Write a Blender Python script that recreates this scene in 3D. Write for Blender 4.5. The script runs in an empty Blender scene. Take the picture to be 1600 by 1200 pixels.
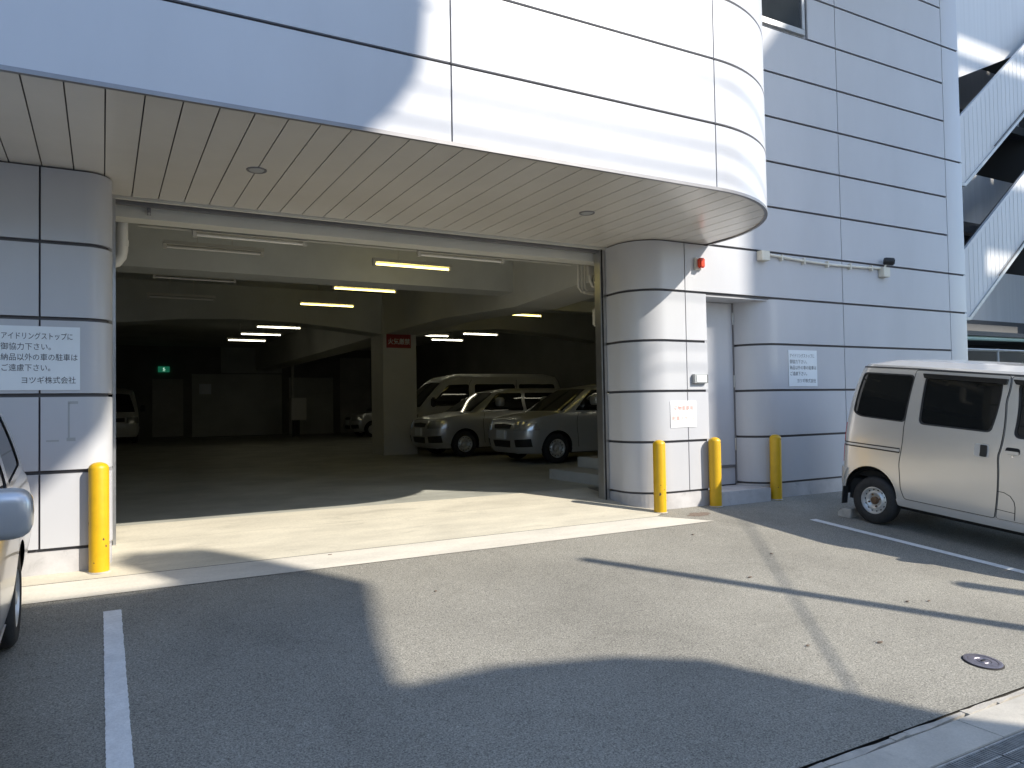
import bpy, bmesh, math, random
from mathutils import Vector, Matrix
from mathutils.geometry import delaunay_2d_cdt
random.seed(7)
SC = bpy.context.scene
COL = SC.collection
R = math.radians

# ------------------------------------------------------------------ camera
YAW, PIT, ROL, FPX, CAMZ = .5035, .029, -.0169, 1161., 1.2586
fw = Vector((math.sin(YAW), math.cos(YAW), 0)); rt = Vector((math.cos(YAW), -math.sin(YAW), 0)); up = Vector((0, 0, 1))
fw, up = math.cos(PIT)*fw + math.sin(PIT)*up, math.cos(PIT)*up - math.sin(PIT)*fw
rt, up = math.cos(ROL)*rt + math.sin(ROL)*up, math.cos(ROL)*up - math.sin(ROL)*rt
cd = bpy.data.cameras.new('camera'); cam = bpy.data.objects.new('camera', cd); COL.objects.link(cam)
cd.sensor_width = 36; cd.lens = FPX/1600*36; cd.clip_start = .05; cd.clip_end = 600
cam.matrix_world = Matrix(((rt.x, up.x, -fw.x, 0), (rt.y, up.y, -fw.y, 0), (rt.z, up.z, -fw.z, CAMZ), (0, 0, 0, 1)))
SC.camera = cam
CAM = Vector((0, 0, CAMZ))
def ray(x, y): return (x-800)/FPX*rt - (y-600)/FPX*up + fw
def onY(x, y, Y):
    r = ray(x, y); return CAM + r*(Y/r.y)
def onZ(x, y, z):
    r = ray(x, y); return CAM + r*((z-CAMZ)/r.z)

# ------------------------------------------------------------------ sky, sun, exposure
AZ, EL = R(38), R(35.2)
SUN = Vector((math.sin(AZ)*math.cos(EL), -math.cos(AZ)*math.cos(EL), math.sin(EL)))
w = bpy.data.worlds.new('World'); SC.world = w; w.use_nodes = True
nt = w.node_tree; bg = nt.nodes['Background']
sk = nt.nodes.new('ShaderNodeTexSky'); sk.sky_type = 'NISHITA'; sk.sun_disc = False
sk.sun_elevation = EL; sk.sun_rotation = math.pi-AZ   # rotation runs clockwise from +Y
sk.air_density = 1.0; sk.dust_density = .4; sk.ozone_density = 2.2
nt.links.new(sk.outputs[0], bg.inputs[0]); bg.inputs[1].default_value = .15
ld = bpy.data.lights.new('sun', 'SUN'); ld.energy = 3.0; ld.angle = R(.55); ld.color = (1, .93, .82)
lo = bpy.data.objects.new('sun', ld); COL.objects.link(lo); lo.rotation_euler = SUN.to_track_quat('Z', 'Y').to_euler()
lo.location = SUN*60
vs = SC.view_settings; vs.view_transform = 'Standard'; vs.look = 'None'; vs.gamma = 1; vs.exposure = 1.22
vs.use_curve_mapping = False
SC.cycles.use_denoising = True
SC.cycles.max_bounces = 10; SC.cycles.diffuse_bounces = 5; SC.cycles.glossy_bounces = 4
SC.cycles.sample_clamp_indirect = 6

# ------------------------------------------------------------------ materials
MATS = {}
def mat(name, col, rough=.6, metal=0., spec=.5, var=0., vscale=4., bump=0., bscale=60., speck=None, emit=None, coat=0., tint=None, stretch=None, alpha=None, blotch=None):
    """procedural principled material: base colour with two noise octaves, optional speckle and bump"""
    m = bpy.data.materials.new(name); m.use_nodes = True; n = m.node_tree.nodes; l = m.node_tree.links
    b = n['Principled BSDF']
    b.inputs['Base Color'].default_value = (*col, 1); b.inputs['Roughness'].default_value = rough
    b.inputs['Metallic'].default_value = metal; b.inputs['Specular IOR Level'].default_value = spec
    b.inputs['Coat Weight'].default_value = coat; b.inputs['Coat Roughness'].default_value = .05
    tc = n.new('ShaderNodeTexCoord'); src = tc.outputs['Object']
    if stretch:
        mp = n.new('ShaderNodeMapping'); mp.inputs['Scale'].default_value = stretch; l.new(src, mp.inputs['Vector']); src = mp.outputs[0]
    cur = None
    def mix(fac, ca, cb, kind='MIX'):
        x = n.new('ShaderNodeMix'); x.data_type = 'RGBA'; x.blend_type = kind
        if isinstance(fac, float): x.inputs[0].default_value = fac
        else: l.new(fac, x.inputs[0])
        for i, c in ((6, ca), (7, cb)):
            if isinstance(c, tuple): x.inputs[i].default_value = (*c, 1)
            else: l.new(c, x.inputs[i])
        return x.outputs[2]
    if var:
        nz = n.new('ShaderNodeTexNoise'); nz.inputs['Scale'].default_value = vscale; nz.inputs['Detail'].default_value = 6; nz.inputs['Roughness'].default_value = .62
        l.new(src, nz.inputs['Vector'])
        rp = n.new('ShaderNodeMapRange'); rp.inputs[1].default_value = .3; rp.inputs[2].default_value = .7; l.new(nz.outputs[0], rp.inputs[0])
        lo_ = tuple(c*(1-var) for c in col); hi = tint if tint else tuple(min(1, c*(1+var)) for c in col)
        cur = mix(rp.outputs[0], lo_, hi)
    if blotch:
        bs, b0, b1, amt = blotch
        nq = n.new('ShaderNodeTexNoise'); nq.inputs['Scale'].default_value = bs; nq.inputs['Detail'].default_value = 8; nq.inputs['Roughness'].default_value = .7; nq.inputs['Distortion'].default_value = .6
        l.new(src, nq.inputs['Vector'])
        rq = n.new('ShaderNodeMapRange'); rq.inputs[1].default_value = b0; rq.inputs[2].default_value = b1; rq.inputs[3].default_value = 0; rq.inputs[4].default_value = amt; l.new(nq.outputs[0], rq.inputs[0])
        cur = mix(rq.outputs[0], cur if cur else col, tuple(c*.35 for c in col))
    if speck:
        sc_, amt, dark, light = speck
        nz2 = n.new('ShaderNodeTexNoise'); nz2.inputs['Scale'].default_value = sc_; nz2.inputs['Detail'].default_value = 3; nz2.inputs['Roughness'].default_value = .8
        l.new(tc.outputs['Object'], nz2.inputs['Vector'])
        r2 = n.new('ShaderNodeMapRange'); r2.inputs[1].default_value = .3; r2.inputs[2].default_value = .7; r2.inputs[3].default_value = dark; r2.inputs[4].default_value = light; l.new(nz2.outputs[0], r2.inputs[0])
        cc = n.new('ShaderNodeCombineColor'); [l.new(r2.outputs[0], cc.inputs[i]) for i in range(3)]
        cur = mix(amt, cur if cur else col, cc.outputs[0], 'MULTIPLY')
    if cur: l.new(cur, b.inputs['Base Color'])
    if bump:
        nb = n.new('ShaderNodeTexNoise'); nb.inputs['Scale'].default_value = bscale; nb.inputs['Detail'].default_value = 5; nb.inputs['Roughness'].default_value = .7
        l.new(src, nb.inputs['Vector'])
        bp = n.new('ShaderNodeBump'); bp.inputs['Strength'].default_value = bump; bp.inputs['Distance'].default_value = .01
        l.new(nb.outputs[0], bp.inputs['Height']); l.new(bp.outputs[0], b.inputs['Normal'])
    if emit:
        b.inputs['Emission Color'].default_value = (*emit[0], 1); b.inputs['Emission Strength'].default_value = emit[1]
    if alpha is not None: b.inputs['Alpha'].default_value = alpha
    MATS[name] = m; return m

mat('panel', (.49, .495, .515), .33, spec=.45, var=.045, vscale=1.3, bump=.03, bscale=3.5, stretch=(1, 1, .35))
mat('joint', (.10, .095, .10), .8)
mat('soffit', (.62, .59, .535), .22, spec=.5, var=.05, vscale=1.2)
mat('trim', (.22, .215, .22), .4, metal=.4, var=.1)
mat('steel', (.5, .5, .49), .32, metal=.9, var=.1, vscale=6)
mat('plinth', (.46, .45, .45), .75, var=.16, vscale=3.5, bump=.12, bscale=30, blotch=(5, .57, .75, .5))
mat('asphalt', (.275, .262, .225), .88, spec=.3, var=.15, vscale=.75, bump=.5, bscale=110, speck=(105, .95, .22, 1.65), blotch=(1.1, .54, .75, .32))
mat('apron', (.56, .52, .42), .82, var=.17, vscale=1.6, bump=.15, bscale=45, speck=(40, .35, .75, 1.15), stretch=(.55, 1.6, 1), blotch=(2.2, .56, .75, .45))
mat('apronlow', (.60, .565, .49), .82, var=.13, vscale=2., bump=.15, bscale=45, speck=(40, .35, .75, 1.15), stretch=(.55, 1.6, 1))
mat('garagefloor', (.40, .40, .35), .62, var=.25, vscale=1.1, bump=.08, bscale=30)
mat('kerbcon', (.50, .47, .41), .85, var=.14, vscale=3, bump=.2, bscale=60, speck=(90, .4, .7, 1.2), blotch=(4, .58, .75, .5))
mat('mortar', (.44, .41, .36), .9, var=.22, vscale=9, bump=.5, bscale=70)
mat('crack', (.05, .047, .042), .95)
mat('road', (.17, .165, .155), .9, var=.15, vscale=.8, bump=.5, bscale=90, speck=(75, .9, .1, 1.7))
mat('linepaint', (.80, .80, .78), .7, var=.10, vscale=9, bump=.3, bscale=110, speck=(60, .4, .6, 1.1))
mat('yellow', (.60, .36, .006), .42, spec=.5, var=.09, vscale=7, bump=.1, bscale=25)
mat('chip', (.09, .06, .04), .8)
mat('concrete', (.45, .45, .42), .85, var=.14, vscale=1.2, bump=.1, bscale=18)
mat('ceilingcon', (.52, .53, .49), .85, var=.12, vscale=.8)
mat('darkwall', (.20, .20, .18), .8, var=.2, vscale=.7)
mat('beam', (.62, .615, .56), .75, var=.07, vscale=1)
mat('whitepaint', (.72, .71, .66), .45, var=.04)
mat('ivory', (.66, .63, .54), .5, var=.06, vscale=8)
mat('housing', (.55, .53, .46), .45, var=.05)
mat('tubelit', (.9, .85, .6), .4, emit=((1, .82, .26), 2.8))
mat('tubewhite', (.9, .9, .8), .4, emit=((1, .95, .74), 4.0))
mat('tubeoff', (.78, .76, .70), .25)
mat('signwhite', (.76, .80, .82), .35, var=.02)
mat('signwhite2', (.86, .86, .86), .35)
mat('ink', (.06, .06, .065), .6)
mat('inkfaded', (.72, .34, .30), .6)
mat('signred', (.33, .035, .03), .5)
mat('exit', (.02, .3, .15), .4, emit=((.05, .75, .4), .05))
mat('exitman', (.6, .9, .75), .4, emit=((.6, 1, .8), .25))
mat('alarmred', (.72, .06, .015), .25, spec=.6)
mat('greybox', (.36, .37, .37), .4)
mat('black', (.018, .018, .018), .5)
mat('rubber', (.022, .022, .022), .75, var=.3, vscale=20, bump=.2, bscale=80)
mat('underbody', (.014, .014, .014), .9)
mat('silver', (.72, .69, .64), .26, metal=.5, spec=.5, coat=.7, var=.02, vscale=2)
mat('silver2', (.58, .59, .60), .30, metal=.5, coat=.6)
mat('vanwhite', (.70, .70, .66), .32, coat=.5)
mat('glass', (.012, .013, .013), .03, spec=.75)
mat('visor', (.02, .02, .02), .08, spec=.6)
mat('steelwheel', (.62, .62, .60), .38, metal=.55, var=.12, vscale=14)
mat('rust', (.13, .075, .04), .8, var=.3, vscale=30)
mat('chrome', (.75, .75, .75), .12, metal=1)
mat('lens', (.8, .82, .84), .15, metal=.7, spec=.8)
mat('redlens', (.45, .01, .01), .12)
mat('castiron', (.27, .25, .28), .38, metal=.75, var=.2, vscale=25, bump=.3, bscale=120)
mat('grating', (.42, .42, .41), .5, metal=.5, var=.3, vscale=15)
mat('extred', (.5, .02, .015), .3)
mat('stairpanel', (.60, .60, .60), .5, var=.06, vscale=1.5, stretch=(6, 6, .15), bump=.05)
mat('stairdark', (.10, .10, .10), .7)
mat('galv', (.42, .43, .43), .45, metal=.4, var=.15, vscale=6)
mat('pipegreen', (.42, .58, .52), .5)
mat('brickwall', (.50, .50, .50), .85, var=.12, vscale=2)
mat('ground', (.22, .2, .18), .95, var=.2)
mat('wood', (.42, .37, .30), .8, var=.2, vscale=12)
mat('debris', (.17, .13, .10), .9, var=.3, vscale=40)

# ------------------------------------------------------------------ mesh helpers
def link(name, me, m=None, parent=None, smooth=None):
    o = bpy.data.objects.new(name, me); COL.objects.link(o)
    if m and not me.materials: me.materials.append(MATS[m])
    if parent: o.parent = parent
    if smooth is not None:
        for p in me.polygons: p.use_smooth = True
        me.set_sharp_from_angle(angle=R(smooth))
    return o
def tag(o, label=None, cat=None, group=None, kind=None):
    if label: o['label'] = label
    if cat: o['category'] = cat
    if group: o['group'] = group
    if kind: o['kind'] = kind
    return o
def empty(name, loc=(0, 0, 0), label=None, cat=None, group=None):
    o = bpy.data.objects.new(name, None); COL.objects.link(o); o.location = loc; o.empty_display_size = .1
    return tag(o, label, cat, group)
def rootmat(o, M): o.matrix_world = M; return o
class MB:
    def __init__(s): s.v = []; s.f = []
    def add(s, vs, fs):
        k = len(s.v); s.v += [tuple(v) for v in vs]; s.f += [tuple(i+k for i in f) for f in fs]; return s
    def box(s, x0, x1, y0, y1, z0, z1):
        return s.add([(x0, y0, z0), (x1, y0, z0), (x1, y1, z0), (x0, y1, z0), (x0, y0, z1), (x1, y0, z1), (x1, y1, z1), (x0, y1, z1)],
                     [(0, 3, 2, 1), (4, 5, 6, 7), (0, 1, 5, 4), (1, 2, 6, 5), (2, 3, 7, 6), (3, 0, 4, 7)])
    def tube(s, pts, r, n=10, caps=True):
        pts = [Vector(p) for p in pts]; rings = []
        prev = None
        for i, p in enumerate(pts):
            t = (pts[min(i+1, len(pts)-1)] - pts[max(i-1, 0)]).normalized()
            a = t.orthogonal().normalized() if prev is None else (prev - t*prev.dot(t)).normalized()
            prev = a; b = t.cross(a); rr = r[i] if isinstance(r, (list, tuple)) else r
            rings.append([p + rr*(math.cos(2*math.pi*k/n)*a + math.sin(2*math.pi*k/n)*b) for k in range(n)])
        vs = [v for q in rings for v in q]; fs = []
        for i in range(len(pts)-1):
            for k in range(n): fs.append((i*n+k, i*n+(k+1) % n, (i+1)*n+(k+1) % n, (i+1)*n+k))
        if caps: fs.append(tuple(range(n))[::-1]); fs.append(tuple((len(pts)-1)*n+k for k in range(n)))
        return s.add(vs, fs)
    def lathe(s, prof, n=32, axis='z', c=(0, 0, 0), caps=True):
        vs = []
        for r, h in prof:
            for k in range(n):
                a = 2*math.pi*k/n; x, y = r*math.cos(a), r*math.sin(a)
                p = (x, y, h) if axis == 'z' else ((x, h, y) if axis == 'y' else (h, x, y))
                vs.append((p[0]+c[0], p[1]+c[1], p[2]+c[2]))
        fs = []
        for i in range(len(prof)-1):
            for k in range(n): fs.append((i*n+k, i*n+(k+1) % n, (i+1)*n+(k+1) % n, (i+1)*n+k))
        if caps: fs.append(tuple(range(n))[::-1]); fs.append(tuple((len(prof)-1)*n+k for k in range(n)))
        return s.add(vs, fs)
    def prism(s, poly, axis, a, b):
        """poly in the two other axes, extruded from a to b along axis 'x','y' or 'z'"""
        n = len(poly)
        def pt(p, h): return {'x': (h, p[0], p[1]), 'y': (p[0], h, p[1]), 'z': (p[0], p[1], h)}[axis]
        vs = [pt(p, a) for p in poly] + [pt(p, b) for p in poly]
        return s.add(vs, [tuple(range(n))[::-1], tuple(range(n, 2*n))] + [(i, (i+1) % n, n+(i+1) % n, n+i) for i in range(n)])
    def build(s, name, m, parent=None, smooth=None, bevel=0., fix=True):
        me = bpy.data.meshes.new(name); me.from_pydata(s.v, [], s.f); me.update()
        if fix or bevel:
            bm = bmesh.new(); bm.from_mesh(me)
            if bevel: bmesh.ops.bevel(bm, geom=list(bm.edges), offset=bevel, segments=2, affect='EDGES', clamp_overlap=True)
            bmesh.ops.recalc_face_normals(bm, faces=list(bm.faces)); bm.to_mesh(me); bm.free()
        return link(name, me, m, parent, smooth)
def copy_tree(o, parent=None):
    c = o.copy(); COL.objects.link(c)
    if parent: c.parent = parent
    for ch in list(o.children): copy_tree(ch, c)
    return c
def text_mesh(body, size, name, m, parent, loc, rot=(math.pi/2, 0, 0), align='LEFT', width=None, bold=0.):
    cu = bpy.data.curves.new('txt', 'FONT'); cu.body = body; cu.size = size; cu.align_x = align; cu.offset = bold; cu.resolution_u = 2
    o = bpy.data.objects.new('txt', cu); COL.objects.link(o)
    me = bpy.data.meshes.new_from_object(o.evaluated_get(bpy.context.evaluated_depsgraph_get()))
    bpy.data.objects.remove(o); bpy.data.curves.remove(cu)
    if width:
        xs = [v.co.x for v in me.vertices]; k = width/(max(xs)-min(xs))
        for v in me.vertices: v.co.x *= k
    t = link(name, me, m, parent); t.location = loc; t.rotation_euler = rot
    return t

# ------------------------------------------------------------------ ground
SL, Y0, ZF = .106, 6.727, .152
def gz(y): return min(SL*(y-Y0), ZF)
YK = 2.45                        # asphalt ends at the gutter
ZR = gz(YK)-.01
def sheet(name, poly, m, dz=0., label=None, kind='structure', cells=1):
    me = bpy.data.meshes.new(name); vs = [(x, y, gz(y)+dz) for x, y in poly]
    me.from_pydata(vs, [], [tuple(range(len(vs)))]); me.update()
    o = link(name, me, m); tag(o, kind=kind); return o
tag(MB().add([(-250, -250, -.75), (250, -250, -.75), (250, 250, -.75), (-250, 250, -.75)], [(0, 1, 2, 3)]).build('ground', 'ground'), kind='structure')
sheet('parking_lot', [(-30, YK), (45, YK), (45, Y0+ZF/SL), (-30, Y0+ZF/SL)], 'asphalt')
tag(MB().add([(12.2, Y0+ZF/SL, ZF), (45, Y0+ZF/SL, ZF), (45, 30, ZF), (12.2, 30, ZF)], [(0, 1, 2, 3)]).build('rear_yard', 'asphalt'), kind='structure')
tag(MB().add([(-60, -40, ZR-.01), (80, -40, ZR-.01), (80, 1.80, ZR-.01), (-60, 1.80, ZR-.01)], [(0, 1, 2, 3)]).build('road', 'road'), kind='structure')
# concrete apron in front of the garage: two pours with a construction joint, over the asphalt
sheet('concrete_apron', [(-3, 6.16), (1.06, 6.16), (3.3, 6.155), (5.92, 6.17), (5.45, 6.56), (-3, 6.56)], 'apronlow', .006)
sheet('apron_joint', [(-3, 6.55), (5.47, 6.55), (5.47, 6.60), (-3, 6.60)], 'crack', .003)
sheet('garage_threshold', [(-3, 6.568), (5.45, 6.568), (5.80, 6.80), (5.6, 7.55), (-.2, 7.55), (-3, 6.8)], 'apron', .0065)
sheet('garage_ramp', [(-.2, 7.553), (5.6, 7.553), (5.6, Y0+ZF/SL), (-.2, Y0+ZF/SL)], 'apron', .0065)
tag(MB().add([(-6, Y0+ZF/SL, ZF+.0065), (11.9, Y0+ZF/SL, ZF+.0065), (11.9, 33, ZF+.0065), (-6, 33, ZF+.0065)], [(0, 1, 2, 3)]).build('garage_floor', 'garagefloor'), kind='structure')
# gutter: broken mortar strip, concrete slab and steel grating along the road
gz1 = gz(YK)
def ragged(y, amp, n=60, x0=-6, x1=14):
    return [(x0+(x1-x0)*i/n, y+random.uniform(-amp, amp)) for i in range(n+1)]
tag(MB().box(-8, 16, 2.148, 2.50, gz1-.20, gz1-.028).box(-8, 16, 1.79, 1.812, gz1-.20, gz1-.03).box(-8, 16, 1.75, 2.50, gz1-.29, gz1-.21).build('gutter_bed', 'crack'), kind='structure')
g = empty('gutter_edging'); tag(g, kind='structure')
xs = -6.
while xs < 14:
    ln = random.choice([.12, .2, .3, .5, .75]) if xs < 4.6 else random.uniform(.8, 1.6)
    x2 = xs+ln-.006
    lo_e = [(xs+(x2-xs)*i/4, 2.405+random.uniform(-.012, .012)) for i in range(5)]
    hi_e = [(xs+(x2-xs)*i/4, 2.443+random.uniform(-.008, .006)) for i in range(5)]
    MB().prism(lo_e+hi_e[::-1], 'z', gz1-.03, gz1-.006+random.uniform(-.003, .003)).build('mortar_piece', 'mortar', g)
    xs += ln
for i in range(10):
    MB().prism(ragged(2.395, .004, 8, -6+2*i, -4.004+2*i)+[(-4.004+2*i, 2.155), (-6+2*i, 2.155)], 'z', gz1-.03, gz1-.008).build('gutter_slab', 'kerbcon', g, bevel=.003)
gr_ = empty('drain_grating', (4, 2, gz1), 'dark steel bar grating over the roadside gutter at the bottom right', 'grating')
for i in range(20):
    x0 = -3.4+i*.6
    for yy in (2.143, 1.815): MB().box(x0+.004, x0+.596, yy-.005, yy+.005, -.06, -.012).build('side_bar', 'grating', gr_)
    b = MB()
    for k in range(30): b.box(x0+.008+k*.0197, x0+.013+k*.0197, 1.820, 2.138, -.06, -.014)
    o = b.build('bearing_bars', 'grating', gr_); tag(o, kind='stuff')
    for yy in (1.90, 1.98, 2.06): MB().tube([(x0+.008, yy, -.017), (x0+.592, yy, -.017)], .004, 6).build('cross_rod', 'grating', gr_)
gr_.location = (0, 0, gz1-.0); gr_.location.y = 0
# painted bay lines
def line(name, x0, y0, x1, y1, wd):
    n = 160; L_ = []; Rr = []
    for i in range(n+1):
        t = i/n; x = x0+(x1-x0)*t; y = y0+(y1-y0)*t
        L_.append((x-wd/2+random.uniform(-.0022, .0022), y)); Rr.append((x+wd/2+random.uniform(-.0022, .0022), y))
    me = bpy.data.meshes.new(name); me.from_pydata([(x, y, gz(y)+.004) for x, y in L_+Rr], [], [(i, i+1, n+2+i, n+1+i)[::-1] for i in range(n)]); me.update()
    return tag(link(name, me, 'linepaint'), kind='structure')
line('parking_line', .055, 5.81, .07, 2.6, .108)
line('parking_line', 7.08, 5.81, 7.36, 2.6, .105)
# manhole
mh = onZ(1535, 1035, gz(2.75)); mh = Vector((4.895, 2.75, gz(2.75)))
mo = empty('valve_cover', mh, 'small round cast iron cover set in the asphalt near the gutter', 'manhole cover'); mo.rotation_euler.x = math.atan(SL)
MB().lathe([(.085, .003), (.108, .003), (.110, .010), (.104, .012), (.086, .011), (.085, .003)], 40).build('ring', 'castiron', mo, 40)
MB().lathe([(0.001, .004), (.082, .004), (.083, .009), (.05, .010), (.046, .006), (.034, .006), (.030, .011), (.001, .011)], 40).build('lid', 'castiron', mo, 40)
MB().box(-.02, .02, -.006, .006, .006, .016).build('lifting_bar', 'black', mo)
sheetv = MB().lathe([(.001, .001), (.117, .001), (.119, .0015)], 24)
sv = sheetv.build('collar', 'crack', mo)
# litter
sheet('dirt_patch', [(6.0+random.uniform(.10, .21)*math.cos(t_*.393), 6.48+random.uniform(.05, .10)*math.sin(t_*.393)) for t_ in range(16)], 'debris', .003)
for i, (x, y) in enumerate([(1205, 866), (1452, 940), (1418, 941), (1172, 903), (680, 925), (515, 868), (1083, 836), (1375, 1005), (1262, 1010)]):
    r_ = ray(x, y); t = (SL*(0-Y0)-CAMZ)/(r_.z-SL*r_.y); p = CAM+r_*t
    b = MB(); k = random.uniform(.012, .03); a = random.uniform(0, 3)
    b.prism([(math.cos(a+j*1.05)*k*random.uniform(.5, 1.2), math.sin(a+j*1.05)*k*random.uniform(.2, .6)) for j in range(6)], 'z', 0.003, .008)
    o = b.build('leaf_scrap', 'debris'); o.location = (p.x, p.y, gz(p.y)+.003)
    where = ['beyond the long pole shadow', 'near the gutter at the right', 'by the narrow post shadow', 'in the lit asphalt', 'just below the apron edge', 'on the apron slab',
             'in front of the yellow bollards', 'above the valve cover', 'left of the valve cover'][i]
    tag(o, 'tiny brown leaf scrap '+where, 'litter', 'scraps on the ground')

# ------------------------------------------------------------------ building
PJ, Z00 = .6, .2                           # panel module
def zk(k): return Z00+PJ*k
def arc(cx, cy, r, a0, a1, n=14): return [(cx+r*math.cos(R(a0+(a1-a0)*i/n)), cy+r*math.sin(R(a0+(a1-a0)*i/n))) for i in range(n+1)]
def plen(p): return [math.dist(p[i], p[i+1]) for i in range(len(p)-1)]
def subpath(p, s0, s1):
    out = []; s = 0; ls = plen(p)
    def at_(i, d): t = d/ls[i]; return (p[i][0]+(p[i+1][0]-p[i][0])*t, p[i][1]+(p[i+1][1]-p[i][1])*t)
    for i, L_ in enumerate(ls):
        a, b = s, s+L_
        if b > s0+1e-6 and a < s1-1e-6:
            if not out: out.append(at_(i, max(0, s0-a)))
            out.append(at_(i, min(L_, s1-a)))
        s = b
    return out
def offset(p, d):
    """shift a plan path to its left by d"""
    out = []
    for i in range(len(p)):
        a = Vector(p[max(i-1, 0)]); b = Vector(p[i]); c = Vector(p[min(i+1, len(p)-1)])
        t1 = (b-a).normalized() if i else (c-b).normalized(); t2 = (c-b).normalized() if i < len(p)-1 else t1
        n1 = Vector((-t1.y, t1.x)); n2 = Vector((-t2.y, t2.x)); m_ = (n1+n2).normalized()
        k = d/max(.3, m_.dot(n1)); out.append((b.x+m_.x*k, b.y+m_.y*k))
    return out
def pathslab(p, z0, z1, d0, d1):
    a = offset(p, d0) if d0 else p; b = offset(p, d1); n = len(p); vs = []
    for q in (a, b):
        for z in (z0, z1): vs += [(x, y, z) for x, y in q]
    fs = []
    for i in range(n-1):
        fs += [(i, i+1, n+i+1, n+i), (2*n+i, 3*n+i, 3*n+i+1, 2*n+i+1), (n+i, n+i+1, 3*n+i+1, 3*n+i), (i, 2*n+i, 2*n+i+1, i+1)]
    fs += [(0, n, 3*n, 2*n), (n-1, 3*n-1, 4*n-1, 2*n-1)]
    return MB().add(vs, fs)
def s_at_x(p, x):
    s = 0
    for i, L_ in enumerate(plen(p)):
        (x0, y0), (x1, y1) = p[i], p[i+1]
        if min(x0, x1)-1e-9 <= x <= max(x0, x1)+1e-9 and abs(x1-x0) > 1e-6: return s+L_*abs(x-x0)/abs(x1-x0)
        s += L_
    return s
GH, GV = .030, .014                        # joint widths
def panels(parent, path, cuts, ks, name='panel', vgap=GV, hgap=GH, m='panel', zlo=None):
    for k0, k1 in ks:
        for a, b in zip(cuts[:-1], cuts[1:]):
            q = subpath(path, a+vgap/2, b-vgap/2)
            o = pathslab(q, zk(k0)+hgap/2, zk(k1)-hgap/2, 0, .026).build(name, m, parent, 30)
bld = empty('warehouse_building', (0, 0, 0), 'grey panelled warehouse building with a curved canopy over its garage entrance', 'building')
def sub(name, label=None):
    o = empty(name); o.parent = bld
    if label: o['label'] = label
    return o
def total(p): return sum(plen(p))
WY = 6.80
# left pillar
PL = [(-4.5, WY), (-.13, WY)]+arc(-.13, WY+.20, .20, -90, 0)[1:]+[(.07, 7.52)]
pl = pathslab(PL, -.25, 3.3, .030, .22).build('pillar', 'joint', bld)
panels(pl, PL, [0, s_at_x(PL, -2.2), s_at_x(PL, -.43), total(PL)], [(k, k+1) for k in range(0, 5)])
pathslab(PL, -.3, zk(0)-.012, .006, .04).build('plinth', 'plinth', pl)
for a_, c_ in (((106, 630), (109, 684)), ((106, 627), (122, 631)), ((72, 688), (92, 690)), ((104, 684), (118, 689))):
    p_, q_ = onY(*a_, WY), onY(*c_, WY)
    MB().box(min(p_.x, q_.x), max(p_.x, q_.x), WY-.0012, WY-.0004, min(p_.z, q_.z), max(p_.z, q_.z)).build('tape_residue', 'greybox', pl)
# right pillar with the rounded corner
PRt = [(5.47, 7.50)]+[(5.47, 7.22)]+arc(5.87, WY+.42, .42, 180, 270)[0:]
PRt = [(5.47, 7.50), (5.45, 7.22)]+arc(5.87, WY+.42, .42, 180, 270)[1:]
PR = PRt+[(6.475, WY)]+arc(6.475, WY+.015, .015, -90, 0, 4)[1:]+[(6.49, 7.20)]
PUp = PRt+[(11.985, WY)]+arc(11.985, WY+.015, .015, -90, 0, 4)[1:]+[(12.0, 12.0)]
pr_ = pathslab(PR, -.25, zk(4)-.02, .030, .2).build('pillar', 'joint', bld)
sj = s_at_x(PR, 6.15)
panels(pr_, PR, [0, sj, total(PR)], [(k, k+1) for k in range(0, 4)])
pathslab(PR, -.3, zk(0)-.012, .006, .04).build('plinth', 'plinth', pr_)
# wall right of the side door
PD = arc(7.75, WY+.42, .42, 180, 270)+[(11.985, WY)]+arc(11.985, WY+.015, .015, -90, 0, 4)[1:]+[(12.0, 12.0)]
XJ, XE = 9.03, 11.55
wl = pathslab(PD, -.25, zk(4)-.02, .030, .2).build('wall', 'joint', bld)
panels(wl, PD, [0, s_at_x(PD, XJ), s_at_x(PD, XE)], [(k, k+1) for k in range(0, 4)])
panels(wl, PD, [s_at_x(PD, XE), total(PD)], [(0, 2), (2, 4)])
pathslab(PD, -.3, zk(0)-.012, .006, .04).build('plinth', 'plinth', wl)
# wall above the door level
wu = pathslab(PUp, zk(4)-.02, 9.0, .030, .2).build('wall', 'joint', bld)
sJ, sE, sB = s_at_x(PUp, XJ), s_at_x(PUp, XE), s_at_x(PUp, 6.15)
panels(wu, PUp, [0, sB, sJ, sE], [(4, 5)])
panels(wu, PUp, [s_at_x(PUp, 6.50), sJ, sE], [(k, k+1) for k in range(5, 10)])
sW = s_at_x(PUp, 8.46)
panels(wu, PUp, [sW, sJ, sE], [(10, 11), (11, 12), (12, 13), (13, 14)])
panels(wu, PUp, [sE, total(PUp)], [(4, 5), (5, 8), (8, 11), (11, 14)])
# window over the canopy
win = empty('window'); win.parent = bld
b = MB().box(6.9, 8.452, WY+.030, WY+.08, zk(10)+.015, 7.6); b.build('surround', 'panel', win)
for (x0, x1, z0, z1) in [(6.9, 8.40, 6.235, 6.315), (8.345, 8.40, 6.317, 7.6)]:
    MB().box(x0, x1, WY-.012, WY+.06, z0, z1).build('frame', 'steel', win, bevel=.004)
MB().box(6.9, 8.347, WY+.012, WY+.02, 6.312, 7.6).build('pane', 'glass', win)
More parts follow.
